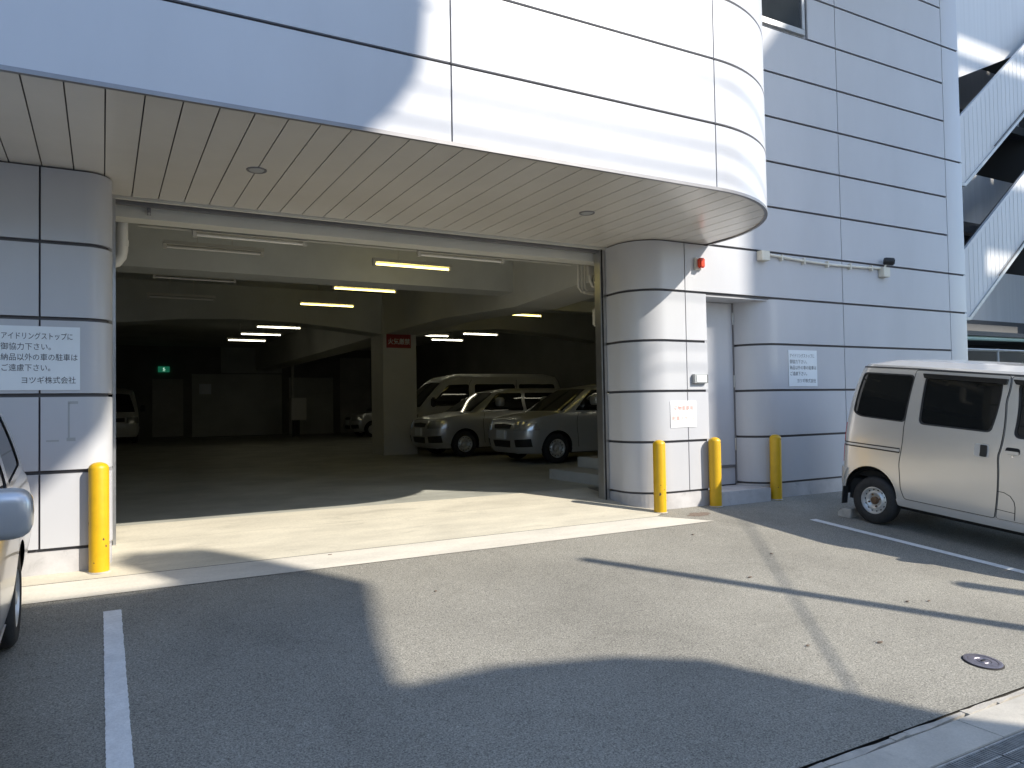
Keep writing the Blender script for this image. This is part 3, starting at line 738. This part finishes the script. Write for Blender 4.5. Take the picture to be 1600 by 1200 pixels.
def liner(parent, x, r, w):
    for sd in (1, -1):
        b = MB(); n = 14
        a = [(x-r*math.cos(math.pi*i/n), r*math.sin(math.pi*i/n)) for i in range(n+1)]
        vs = [(p[0], sd*w, p[1]+.27) for p in a]+[(p[0], sd*(w-.30), p[1]+.27) for p in a]
        b.add(vs, [(i, i+1, n+2+i, n+1+i) for i in range(n)]+[tuple(range(n+1, 2*n+2))]); b.build('wheel_liner', 'underbody', parent)

def kei_van(name, label):
    V = empty(name, (0, 0, 0), label, 'van')
    sh = Shell([(.26, .69), (.32, .715), (.55, .735), (.90, .737), (1.15, .727), (1.45, .70), (1.68, .675), (1.755, .665), (1.80, .635), (1.835, .56), (1.845, .47)],
               [(.26, -.44), (.40, -.455), (.9, -.462), (1.2, -.445), (1.45, -.415), (1.65, -.362), (1.76, -.32), (1.81, -.27), (1.835, -.18), (1.845, -.08)],
               [(.26, 2.84), (.55, 2.88), (.9, 2.83), (1.05, 2.74), (1.65, 2.12), (1.76, 1.98), (1.81, 1.86), (1.845, 1.6)], .15, .22)
    S = lambda L_: [sh.side(*p) for p in L_]
    zb = .27
    q = S(roundpoly([(-.245, 1.697), (.352, 1.700), (.300, 1.18), (-.235, 1.19), (-.325, 1.235), (-.30, 1.45)], .05))
    sl = S(roundpoly([(.468, 1.700), (1.243, 1.695), (1.185, 1.18), (.449, 1.18)], .06))
    fr = S(roundpoly([(1.375, 1.69), (2.02, 1.66), (2.50, 1.16), (1.385, 1.155)], .06))
    ws = [sh.front(-.05, 1.12), sh.front(.60, 1.12), sh.front(.55, 1.66), sh.front(-.05, 1.68)]
    rwn = [sh.rear(-.05, 1.20), sh.rear(.52, 1.20), sh.rear(.48, 1.66), sh.rear(-.05, 1.66)]
    outl = [(0, zb), (sh.C[5], zb), (sh.C[5], 1.845), (0, 1.845)]
    ar = archpoly(sh, -.05, .315, .2, .33); af = archpoly(sh, 2.33, .315, .2, .33)
    finish(sh.patch(outl, [q, sl, fr, ws, rwn, ar, af], 0, .055, thick=.0), 'body', 'silver', V, 32)
    finish(sh.cap(lambda u: 1.845, .03, u0=sh.C[1], u1=sh.C[4]), 'roof', 'silver', V)
    # glass set into the skin
    for nm, pl_ in (('side_window', q), ('side_window', sl), ('side_window', fr)):
        for sd in (1, -1):
            g = finish(sh.patch(pl_, (), -.012, .06, (sd,)), nm, 'glass', V)
            big = pl_
            ins = [((p[0]-sum(a[0] for a in pl_)/len(pl_))*.955+sum(a[0] for a in pl_)/len(pl_), (p[1]-sum(a[1] for a in pl_)/len(pl_))*.94+sum(a[1] for a in pl_)/len(pl_)) for p in pl_]
            finish(sh.patch(pl_, [ins], -.003, .06, (sd,), thick=.010), 'window_seal', 'rubber', g)
    finish(sh.patch(ws, (), -.01, .06), 'windscreen', 'glass', V); finish(sh.patch(rwn, (), -.01, .06), 'rear_window', 'glass', V)
    # doors: proud skins with open window apertures
    sdo = S(roundpoly([(.362, 1.752), (1.300, 1.750), (1.283, 1.50), (1.262, .95), (1.270, .355), (.352, .355), (.308, .46), (.277, .72), (.300, 1.16)], .03))
    fdo = S(roundpoly([(1.312, 1.745), (1.95, 1.74), (2.58, 1.12), (2.62, .9), (2.62, .62), (2.30, .70), (2.05, .62), (1.98, .36), (1.282, .355), (1.274, .95), (1.296, 1.50)], .03))
    for sd in (1, -1):
        d_ = finish(sh.patch(sdo, [sl], .005, .055, (sd,), thick=.012), 'sliding_door', 'silver', V, 32)
        finish(sh.patch(S(roundpoly([(1.040, 1.062), (1.180, 1.062), (1.180, .932), (1.040, .932)], .03)), (), .0065, .03, (sd,)), 'handle_recess', 'silver2', d_)
        hb = MB()
        finish(sh.patch(S(roundpoly([(1.098, 1.055), (1.160, 1.055), (1.160, .94), (1.098, .94)], .012)), (), .016, .03, (sd,), thick=.012), 'door_handle', 'black', d_)
        f_ = finish(sh.patch(fdo, [fr], .005, .055, (sd,), thick=.012), 'front_door', 'silver', V, 32)
        finish(sh.patch(S(roundpoly([(1.325, 1.063), (1.455, 1.063), (1.455, .995), (1.325, .995)], .03)), (), .0065, .03, (sd,)), 'handle_recess', 'underbody', f_)
        finish(sh.patch(S(roundpoly([(1.330, 1.030), (1.450, 1.030), (1.450, .998), (1.330, .998)], .014)), (), .020, .03, (sd,), thick=.014), 'door_handle', 'silver', f_)
        finish(sh.patch(S(roundpoly([(1.385, .985), (1.40, .985), (1.40, .97), (1.385, .97)], .007)), (), .0075, .03, (sd,)), 'key_lock', 'chrome', f_)
        finish(sh.ribbon(S([(1.283, .625), (1.345, .622), (1.40, .597), (1.437, .55), (1.448, .50), (1.447, .37)]), .006, .0065, (sd,)), 'fuel_lid_seam', 'black', f_)
        finish(sh.ribbon(S([(1.28, .448), (1.447, .440)]), .006, .0065, (sd,)), 'step_seam', 'black', f_)
        finish(sh.ribbon(sdo+sdo[:1], .007, .0058, (sd,)), 'door_seam', 'black', d_)
        finish(sh.ribbon(fdo+fdo[:1], .004, .0058, (sd,)), 'door_seam', 'black', f_)
        r_ = finish(sh.patch(S([(-.45, .886), (.272, .897), (.272, .842), (-.45, .838)]), (), .002, .05, (sd,)), 'door_rail', 'black', V)
        finish(sh.patch(S([(-.44, .874), (.268, .884), (.268, .858), (-.44, .854)]), (), .006, .05, (sd,), thick=.004), 'rail_trim', 'silver2', r_)
        finish(sh.ribbon(S([(-.31, 1.757), (.36, 1.764), (1.30, 1.757), (1.98, 1.752)]), .013, .004, (sd,)), 'gutter_seam', 'black', V)
        finish(sh.patch(S(roundpoly([(.45, 1.722), (1.285, 1.716), (1.272, 1.655), (1.19, 1.668), (.47, 1.672)], .012)), (), .034, .05, (sd,), thick=.03), 'rain_visor', 'visor', V)
        finish(sh.patch(S(roundpoly([(1.33, 1.716), (2.0, 1.70), (2.07, 1.63), (1.36, 1.668)], .012)), (), .034, .05, (sd,), thick=.03), 'rain_visor', 'visor', V)
        finish(sh.patch(S(roundpoly([(.26, .345), (2.02, .345), (2.02, .268), (.28, .268)], .02)), (), .014, .05, (sd,), thick=.03), 'sill', 'silver', V)
        # rear bumper corner and lamp
        bp = [sh.rear(0, .60), sh.side(-.33, .585), sh.side(-.375, .45), sh.side(-.37, .31), sh.side(-.40, .265), sh.rear(0, .265)]
        finish(sh.patch(bp, (), .022, .05, (sd,), thick=.03), 'rear_bumper', 'silver', V)
        finish(sh.patch([sh.rear(.58, 1.1), sh.rear(.66, 1.1), sh.rear(.66, .64), sh.rear(.58, .64)], (), .006, .05, (sd,), thick=.01), 'tail_lamp', 'redlens', V)
        bf = [sh.front(0, .52), sh.side(2.66, .52), sh.side(2.70, .27), sh.front(0, .265)]
        finish(sh.patch(bf, (), .02, .05, (sd,), thick=.03), 'front_bumper', 'silver', V)
        finish(sh.patch([sh.front(.40, .86), sh.side(2.78, .86), sh.side(2.78, .66), sh.front(.40, .68)], (), .006, .04, (sd,), thick=.01), 'headlamp', 'lens', V)
        finish(sh.ribbon(archpoly(sh, -.05, .325, .35, .33)[1:-1], .018, .003, (sd,)), 'arch_lip', 'silver', V)
        wheel(V, 0, sd*.655, .265, .152, .14, sd); wheel(V, 2.30, sd*.655, .265, .152, .14, sd)
        MB().box(-.375, -.36, sd*.69-.06, sd*.69+.03, .16, .36).build('mud_flap', 'rubber', V)
        m_ = empty('door_mirror', (2.20, sd*.80, 1.20)); m_.parent = V
        MB().box(-.05, .05, -.07, .07, -.11, .11).build('mirror_shell', 'black', m_, 50, bevel=.03)
    liner(V, -.05, .33, .70); liner(V, 2.33, .33, .70)
    MB().box(-.36, 2.75, -.62, .62, .22, .46).build('underbody', 'underbody', V)
    MB().box(-.30, 1.9, -.60, .60, .50, 1.14).build('cabin_floor', 'underbody', V)
    return V

def wagon(name, label, paint):
    V = empty(name, (0, 0, 0), label, 'car')
    lo_s = Shell([(.20, .76), (.28, .80), (.45, .838), (.65, .845), (.85, .835), (.955, .80), (.975, .775)],
                 [(.20, -.80), (.30, -.87), (.50, -.89), (.7, -.87), (.975, -.85)],
                 [(.20, 3.20), (.30, 3.28), (.50, 3.30), (.62, 3.29), (.75, 3.26), (.85, 3.20), (.975, 3.10)], .14, .38)
    up_s = Shell([(.95, .795), (1.1, .765), (1.3, .705), (1.40, .67), (1.455, .61), (1.485, .50), (1.49, .42)],
                 [(.95, -.855), (1.2, -.80), (1.38, -.72), (1.46, -.62), (1.485, -.5), (1.49, -.4)],
                 [(.95, 2.46), (1.05, 2.30), (1.38, 1.76), (1.45, 1.58), (1.485, 1.35), (1.49, 1.2)], .14, .24)
    S = lambda L_: [lo_s.side(*p) for p in L_]; T = lambda L_: [up_s.side(*p) for p in L_]
    zb = .20
    def ztop(x):
        if x < 2.2: return .965
        t = (x-2.2)/1.0; return .965-.03*t-.11*t*t
    top = []
    n = 46
    for i in range(n+1):
        u = lo_s.C[5]*(1-i/n); x = lo_s.P(u, .8)[0]; top.append((u, ztop(x)))
    outl = [(0, zb), (lo_s.C[5], zb)]+top
    ar = archpoly(lo_s, 0, .34, .1, .29); af = archpoly(lo_s, 2.55, .34, .1, .29)
    finish(lo_s.patch(outl, [ar, af], 0, .065), 'body', paint, V)
    def zf(u): return ztop(lo_s.P(u, .8)[0])
    finish(lo_s.cap(zf, .035, u0=lo_s.C[2]+.3, u1=lo_s.C[5]-.02, n=70), 'bonnet', paint, V)
    q1 = T(roundpoly([(1.06, .985), (2.12, .985), (1.70, 1.35), (1.62, 1.385), (1.06, 1.385)], .04))
    q2 = T(roundpoly([(.14, .985), (.98, .985), (.98, 1.385), (.14, 1.385)], .04))
    q3 = T(roundpoly([(-.62, 1.0), (.04, .985), (.04, 1.385), (-.50, 1.375)], .04))
    ws = [up_s.front(-.05, .985), up_s.front(.60, .985), up_s.front(.54, 1.40), up_s.front(-.05, 1.42)]
    ws = [(up_s.C[5]+.05, .985), (up_s.C[4]-.16, .985), (up_s.C[4]-.13, 1.20), (up_s.C[4]-.09, 1.40), (up_s.C[5]+.05, 1.415)]
    rwn = [(-.05, 1.0), (up_s.C[1]+.02, 1.0), (up_s.C[1]-.02, 1.40), (-.05, 1.41)]
    finish(up_s.patch([(0, .95), (up_s.C[5], .95), (up_s.C[5], 1.49), (0, 1.49)], [q1, q2, q3, ws, rwn], 0, .055), 'cabin', paint, V)
    finish(up_s.cap(lambda u: 1.49, .02), 'roof', paint, V)
    for sd in (1, -1):
        for k in (q1, q2, q3): finish(up_s.patch(k, (), -.008, .06, (sd,), thick=0), 'side_window', 'glass', V)
        for xs_ in ((1.02, 1.02), (.09, .09)):
            finish(lo_s.ribbon(S([(xs_[0], .94), (xs_[1], .30)]), .009, .002, (sd,)), 'door_seam', 'black', V)
        finish(lo_s.ribbon(S([(2.06, .94), (2.10, .55), (2.06, .30)]), .009, .002, (sd,)), 'door_seam', 'black', V)
        for hx in (1.12, .20): finish(lo_s.patch(S(roundpoly([(hx, .86), (hx+.16, .86), (hx+.16, .81), (hx, .81)], .02)), (), .016, .03, (sd,), thick=.016), 'door_handle', paint, V)
        finish(lo_s.patch([lo_s.front(.46, .80), lo_s.side(2.98, .80), lo_s.side(2.94, .64), lo_s.front(.46, .63)], (), .008, .035, (sd,), thick=.012), 'headlamp', 'lens', V)
        finish(lo_s.patch([lo_s.front(.50, .46), lo_s.side(3.10, .48), lo_s.side(3.06, .33), lo_s.front(.50, .32)], (), .006, .035, (sd,), thick=.01), 'fog_recess', 'black', V)
        finish(lo_s.patch([lo_s.rear(.60, .92), lo_s.side(-.80, .92), lo_s.side(-.80, .66), lo_s.rear(.60, .66)], (), .008, .035, (sd,), thick=.01), 'tail_lamp', 'redlens', V)
        finish(lo_s.ribbon(archpoly(lo_s, 2.55, .345, .3, .29)[1:-1], .02, .004, (sd,)), 'arch_lip', paint, V)
        finish(lo_s.patch(S([(.36, .255), (2.2, .255), (2.2, .205), (.36, .205)]), (), .012, .06, (sd,), thick=.02), 'sill', paint, V)
        wheel(V, 0, sd*.745, .285, .175, .155, sd, False); wheel(V, 2.55, sd*.745, .285, .175, .155, sd, False)
        m_ = empty('door_mirror', (1.74, sd*.915, 1.185)); m_.parent = V
        finish(blob(.075, .115, .10), 'mirror_shell', paint, m_, 60)
        MB().box(-.078, -.068, -.075, .075, -.06, .06).build('mirror_glass', 'chrome', m_)
        MB().box(-.03, .03, -sd*.18-.04, -sd*.18+.10, -.07, -.02).build('mirror_arm', 'black', m_, bevel=.01)
    finish(up_s.patch(ws, (), -.006, .06), 'windscreen', 'glass', V); finish(up_s.patch(rwn, (), -.006, .06), 'rear_window', 'glass', V)
    finish(lo_s.patch([lo_s.front(-.01, .76), lo_s.front(.34, .74), lo_s.front(.30, .66), lo_s.front(-.01, .66)], (), .008, .04, thick=.01), 'grille', 'black', V)
    finish(lo_s.patch([lo_s.front(-.01, .44), lo_s.front(.34, .44), lo_s.front(.30, .31), lo_s.front(-.01, .31)], (), .006, .04, thick=.01), 'lower_grille', 'black', V)
    MB().box(3.30, 3.325, -.165, .165, .47, .635).build('number_plate', 'signwhite', V)
    liner(V, 0, .345, .80); liner(V, 2.55, .345, .80)
    MB().box(-.8, 2.15, -.70, .70, .18, .90).build('underbody', 'underbody', V)
    MB().box(2.15, 3.0, -.44, .44, .18, .70).build('underbody', 'underbody', V)
    return V

def box_van(name, label, paint):
    V = empty(name, (0, 0, 0), label, 'van')
    sh = Shell([(.24, .78), (.35, .82), (.6, .843), (1.0, .845), (1.3, .82), (1.7, .755), (1.84, .72), (1.90, .68), (1.955, .58), (1.965, .48)],
               [(.24, -.98), (.5, -1.04), (1.0, -1.04), (1.6, -.96), (1.84, -.88), (1.93, -.80), (1.965, -.6)],
               [(.24, 3.52), (.5, 3.60), (.85, 3.58), (1.05, 3.42), (1.7, 2.72), (1.85, 2.5), (1.93, 2.3), (1.965, 2.0)], .14, .32)
    S = lambda L_: [sh.side(*p) for p in L_]
    fr = S(roundpoly([(1.92, 1.12), (3.05, 1.12), (2.62, 1.55), (2.50, 1.66), (1.92, 1.68)], .06))
    q2 = S(roundpoly([(.55, 1.16), (1.75, 1.16), (1.75, 1.68), (.55, 1.68)], .07)); q3 = S(roundpoly([(-.78, 1.18), (.42, 1.16), (.42, 1.68), (-.70, 1.68)], .07))
    ws = [(sh.C[5]+.05, 1.10), (sh.C[4]-.22, 1.10), (sh.C[4]-.14, 1.72), (sh.C[5]+.05, 1.76)]
    rwn = [(-.05, 1.2), (sh.C[1]-.05, 1.2), (sh.C[1]-.08, 1.72), (-.05, 1.74)]
    ar = archpoly(sh, 0, .37, .1, .31); af = archpoly(sh, 2.57, .37, .1, .31)
    finish(sh.patch([(0, .24), (sh.C[5], .24), (sh.C[5], 1.965), (0, 1.965)], [fr, q2, q3, ws, rwn, ar, af], 0, .08), 'body', paint, V)
    finish(sh.cap(lambda u: 1.965, .02), 'roof', paint, V)
    for sd in (1, -1):
        for k in (fr, q2, q3): finish(sh.patch(k, (), -.01, .08, (sd,)), 'side_window', 'glass', V)
        finish(sh.ribbon(S([(1.83, 1.80), (1.83, .35)]), .01, .002, (sd,)), 'door_seam', 'black', V)
        finish(sh.ribbon(S([(.48, 1.80), (.48, .5)]), .01, .002, (sd,)), 'door_seam', 'black', V)
        finish(sh.patch([sh.front(.46, .92), sh.side(3.36, .92), sh.side(3.36, .70), sh.front(.46, .72)], (), .008, .05, (sd,), thick=.01), 'headlamp', 'lens', V)
        finish(sh.patch([sh.front(-.01, .60), sh.side(3.30, .60), sh.side(3.30, .30), sh.front(-.01, .28)], (), .02, .06, (sd,), thick=.03), 'front_bumper', paint, V)
        wheel(V, 0, sd*.745, .32, .19, .17, sd, False); wheel(V, 2.57, sd*.745, .32, .19, .17, sd, False)
        m_ = empty('door_mirror', (3.02, sd*.98, 1.22)); m_.parent = V
        MB().box(-.05, .05, -.08, .08, -.12, .12).build('mirror_shell', 'black', m_, 50, bevel=.03)
    finish(sh.patch(ws, (), -.008, .08), 'windscreen', 'glass', V); finish(sh.patch(rwn, (), -.008, .08), 'rear_window', 'glass', V)
    finish(sh.patch([sh.front(-.01, .90), sh.front(.40, .90), sh.front(.40, .76), sh.front(-.01, .76)], (), .008, .05, thick=.01), 'grille', 'black', V)
    MB().box(3.60, 3.635, -.165, .165, .40, .565).build('number_plate', 'signwhite', V)
    liner(V, 0, .37, .80); liner(V, 2.57, .37, .80)
    MB().box(-.95, 3.2, -.44, .44, .2, 1.05).build('underbody', 'underbody', V); MB().box(.45, 2.12, -.76, .76, .2, 1.05).build('underbody', 'underbody', V)
    return V

# silver microvan backed up to the right wall
van = kei_van('microvan', 'silver microvan parked nose out at the right with black side windows and sliding door')
d = Vector((.034, -.994, -.105)).normalized(); lat = Vector((0, 0, 1)).cross(d).normalized(); nn = d.cross(lat)
o0 = Vector((7.599, 5.422, gz(5.422)))+lat*.70
rootmat(van, Matrix(((d.x, lat.x, nn.x, o0.x), (d.y, lat.y, nn.y, o0.y), (d.z, lat.z, nn.z, o0.z), (0, 0, 0, 1))))
# wheel chock
o = empty('wheel_chock', (7.62, 5.765, gz(5.77)), 'pale timber block wedged behind the rear tyre of the silver van', 'chock')
o.rotation_euler = (R(6), 0, R(12))
MB().prism([(-.075, 0), (.075, 0), (.075, .055), (.02, .105), (-.075, .105)], 'x', -.09, .09).build('block', 'mortar', o, bevel=.006)
# silver wagon at the left edge, backed up to the wall
car = wagon('wagon', 'silver wagon at the left edge of the picture with its door mirror in view', 'silver2')
def place(o, x, y, heading, z=None, slope=False):
    """heading: direction the vehicle faces; (x, y) = point under the rear axle centre"""
    h = Vector((heading[0], heading[1], 0)).normalized()
    d_ = Vector((h.x, h.y, SL*h.y if slope else 0)).normalized(); lt = Vector((0, 0, 1)).cross(d_).normalized(); n_ = d_.cross(lt)
    zz = gz(y) if z is None else z
    o.matrix_world = Matrix(((d_.x, lt.x, n_.x, x), (d_.y, lt.y, n_.y, y), (d_.z, lt.z, n_.z, zz), (0, 0, 0, 1)))
place(car, -1.275, 5.45, (0, -1), None, True)
FL = ZF+.007
def respray(o, frm, to):
    for c in o.children_recursive:
        if c.type == 'MESH' and c.data.materials and c.data.materials[0] == MATS[frm]:
            c.data = c.data.copy(); c.data.materials[0] = MATS[to]
c2 = copy_tree(car); c2.name = 'wagon'; tag(c2, 'grey wagon nearest the right pillar inside the garage, bonnet and headlamp in view', 'car', 'cars parked in the garage')
respray(c2, 'silver2', 'silver2'); place(c2, 7.45+2.55, 12.62, (-1, 0), FL)
c3 = copy_tree(car); tag(c3, 'grey wagon inside the garage between the white van and the nearest wagon', 'car', 'cars parked in the garage'); place(c3, 6.88+2.55, 15.45, (-1, 0), FL)
c4 = copy_tree(car); tag(c4, 'pale car far back in the garage, its nose showing left of the concrete column', 'car', 'cars parked in the garage'); place(c4, 9.0+2.55, 28.2, (-1, 0), FL)
v2 = box_van('delivery_van', 'white delivery van behind the two grey wagons in the garage', 'vanwhite'); tag(v2, group='cars parked in the garage'); place(v2, 7.75+2.57, 18.35, (-1, 0), FL)
v3 = copy_tree(v2); tag(v3, 'white van facing out at the dark far left of the garage', 'van', 'cars parked in the garage'); place(v3, .25, 32.2, (0, -1), FL)

# ------------------------------------------------------------------ neighbour with outside stairs (right edge)
st = empty('stair_tower', (0, 0, 0), 'neighbouring building with white panelled outside stairs at the right edge', 'building')
SY = 8.5
def spanel(poly, y0=SY, y1=SY+.06, name='stair_panel', m='stairpanel'):
    return MB().prism(poly, 'y', y0, y1).build(name, m, st)
spanel([(14.0, 7.72), (15.11, 7.716), (16.63, 8.36), (19.5, 9.6), (19.5, 14), (14.0, 14)], SY+.3, SY+.36)
ribs = 0
def flight(z):
    # solid parapet of one flight rising to the right, with vertical sheet joints
    lo0, hi0 = z+0.0, z+1.33
    spanel([(14.0, lo0), (15.06, lo0+.04), (20.5, lo0+.04+5.44*.80), (20.5, hi0+.08+5.5*.80), (15.0, hi0+.08), (14.0, hi0)])
    for i in range(40):
        x = 14.05+i*.155; zb_ = lo0+max(0, (x-15.06)*.80)+.03; zt_ = hi0+max(0, (x-15.0)*.80)
        MB().box(x-.004, x+.004, SY-.004, SY-.0005, zb_+.03, zt_).build('rib', 'stairpanel', st)
    t = spanel([(14.0, lo0-.035), (15.08, lo0), (20.5, lo0+5.42*.80), (20.5, lo0+.06+5.42*.80), (15.05, lo0+.06), (14.0, lo0+.02)], SY-.03, SY+.09, 'stringer_edge', 'galv')
    tr = MB().tube([(16.1, SY-.05, lo0+.90+.06), (20.4, SY-.05, lo0+.90+.06+4.3*.80)], .012, 6); tr.build('conduit', 'stairdark', st)
    for i in range(16):
        x = 15.35+i*.32; zz = lo0+.12+(x-15.06)*.80
        MB().box(x, x+.27, SY+.10, SY+1.25, zz, zz+.04).build('tread', 'galv', st)
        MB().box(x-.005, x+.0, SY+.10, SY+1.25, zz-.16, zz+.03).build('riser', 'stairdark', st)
    spanel([(15.0, lo0+.0), (20.5, lo0+5.42*.80), (20.5, lo0+.16+5.42*.80), (15.0, lo0+.16)], SY+1.26, SY+1.32, 'inner_stringer', 'stairdark')
flight(5.48); flight(2.80)
for z0 in (3.09, 5.42, 8.1):
    MB().box(16.36, 21, SY+1.7, SY+1.76, z0+.0, z0+1.25).build('rear_panel', 'stairpanel', st)
    MB().box(16.30, 21, SY+1.62, SY+1.69, z0-.10, z0+.02).build('edge_beam', 'stairdark', st)
    MB().box(13.5, 21, SY+1.4, SY+1.60, z0-.32, z0-.12).build('floor_beam', 'stairdark', st)
    if z0 < 6: MB().box(13.2, 16.2, SY+.15, SY+3.2, z0+.95, z0+1.07).build('landing', 'stairdark', st)
MB().box(14.95, 15.15, SY+.5, SY+.7, 0, 10).build('post', 'galv', st)
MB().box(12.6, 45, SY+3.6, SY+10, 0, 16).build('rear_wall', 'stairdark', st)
MB().box(20.6, 21.0, SY+.1, SY+3.6, 0, 16).build('cross_wall', 'stairdark', st)  # added to close the open side and darken the space under the flights
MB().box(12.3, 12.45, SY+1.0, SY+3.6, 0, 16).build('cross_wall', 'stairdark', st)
MB().box(12.6, 21.0, SY+.4, SY+3.6, 12.0, 12.2).build('roof', 'stairdark', st)  # unseen lid added to keep light off the stairs from above
MB().tube([(13.5, SY+.9, 2.55), (21, SY+.9, 2.60)], .05, 10).build('pipe', 'pipegreen', st)
MB().tube([(13.5, SY+.95, 2.30), (21, SY+.95, 2.34)], .025, 8).build('pipe', 'galv', st)
MB().box(15.9, 16.0, SY+.82, SY+.98, 2.45, 2.7).build('pipe_hanger', 'stairdark', st)
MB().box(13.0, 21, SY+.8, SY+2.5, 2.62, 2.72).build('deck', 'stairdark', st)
# chain-link fence under the stairs
fe = empty('chain_link_fence', (13.0, SY+.4, ZF), 'dark chain link fence below the outside stairs behind the van roof', 'fence')
for i in range(5): MB().tube([(i*1.9, 0, 0), (i*1.9, 0, 2.15)], .025, 8).build('post', 'galv', fe)
MB().tube([(0, 0, 2.12), (7.6, 0, 2.12)], .02, 8).build('rail', 'galv', fe)
b = MB()
for i in range(-30, 110):
    x = i*.07
    for s_ in (1, -1):
        xa, xb = x, x+s_*2.05; za, zb_ = .05, 2.1
        def clip(xx, zz): return xx
        if min(xa, xb) < 0 or max(xa, xb) > 7.6: continue
        b.add([(xa-.002, 0, za), (xa+.002, 0, za), (xb+.002, 0, zb_), (xb-.002, 0, zb_)], [(0, 1, 2, 3)])
tag(b.build('mesh', 'galv', fe, fix=False), kind='stuff')
bpy.data.objects['chain_link_fence'].location = (13.0, SY+.4, ZF)

# ------------------------------------------------------------------ street side behind the viewer (casts the shade)
YB = -4.5
ob = empty('stairwell_building', (0, 0, 0), 'apartment building across the street behind the viewer with an open stair at its corner', 'building')
MB().box(-9, 4.2, YB-9, YB-.2, -.6, 5.4).build('main_block', 'brickwall', ob)
for fz in range(1):
    for fx in range(4): MB().box(-8+fx*3.2, -6.3+fx*3.2, YB-.2, YB-.14, .7+fz*3.2, 2.2+fz*3.2).build('window', 'glass', ob)
def opan(poly): MB().prism(poly, 'y', YB-.12, YB).build('parapet', 'brickwall', ob)
opan([(4.4, -.6), (9.47, -.6), (9.45, 5.8), (9.55, 6.85), (9.27, 7.12), (8.67, 7.31), (8.04, 7.30), (4.4, 7.3)])
opan([(4.4, 7.3), (8.04, 7.28), (8.77, 8.04), (9.79, 9.02), (9.86, 9.9), (9.84, 10.43), (9.3, 10.5), (9.08, 10.35), (8.95, 9.6), (8.6, 9.5), (4.4, 9.5)])
opan([(4.4, 9.5), (7.3, 9.5), (8.455, 10.83), (8.88, 11.29), (9.04, 11.69), (9.25, 11.89), (9.42, 12.17), (9.47, 12.6), (9.50, 14.3), (4.4, 14.3)])
MB().box(9.25, 9.44, YB-.3, YB-.13, -.6, 17).build('corner_post', 'brickwall', ob) if False else None
oc = empty('office_block', (0, 0, 0), 'tall office block farther along the street behind the viewer', 'building')
MB().prism([(21.1, -.6), (21.1, 21.4), (24.2, 24.6), (24.2, 30), (26.3, 30), (26.3, -.6)], 'y', -11, -5).build('main_block', 'brickwall', oc)
for fz in range(7):
    for fx in range(2): MB().box(21.6+fx*2.3, 23.2+fx*2.3, -5, -4.95, .8+fz*3.1, 2.4+fz*3.1).build('window', 'glass', oc)
for z0, z1 in ((-.6, 15.9), (16.45, 17.8), (18.25, 20.25), (20.58, 20.80), (21.25, 23)):
    MB().box(26.32, 34, -5.15, -5.0, z0, z1).build('balcony_front', 'brickwall', oc)
def post(x, y, top, r, name, label):
    o = empty(name, (x, y, ZR-.01), label, 'post')
    MB().tube([(0, 0, 0), (0, 0, top-ZR)], [r*1.05, r*.9], 16).build('shaft', 'galv', o, 40)
    MB().lathe([(r*2.2, 0), (r*2.2, .02), (r*1.1, .05)], 16).build('base_plate', 'galv', o)
    MB().lathe([(r, top-ZR), (r*.6, top-ZR+.04), (.002, top-ZR+.05)], 16).build('cap', 'galv', o)
post(8.88, -1, 5.72, .075, 'lamp_post', 'grey steel post at the roadside behind the viewer, its shadow long across the asphalt')
post(10.06, -1, 3.90, .10, 'sign_post', 'stout grey roadside post behind the viewer, its shadow at the right edge')
up_ = empty('utility_pole', (14.6, -2, ZR), 'concrete utility pole across the road behind the viewer', 'utility pole')
MB().tube([(0, 0, 0), (0, 0, 10.5)], [.16, .11], 20).build('shaft', 'concrete', up_, 40)
MB().box(-.06, .06, -.9, .9, 9.3, 9.42).build('cross_arm', 'galv', up_)
ow = MB().tube([(.7, -2, ZR), (14.52, -2, 8.39)], .013, 8).build('guy_wire', 'black'); tag(ow, 'sheathed guy wire slanting from the utility pole behind the viewer', 'wire')
for i, (z, sag) in enumerate(((8.66, .0), (8.93, -.02), (9.5, .05))):
    pts = [(-25+55*t/20, -1, z-sag*math.sin(t*.9)) for t in range(21)]
    o = MB().tube(pts, .010, 6).build('overhead_cable', 'black'); tag(o, ['lowest', 'middle', 'highest'][i]+' overhead cable along the street behind the viewer', 'cable', 'overhead cables')
bpy.context.view_layer.update()
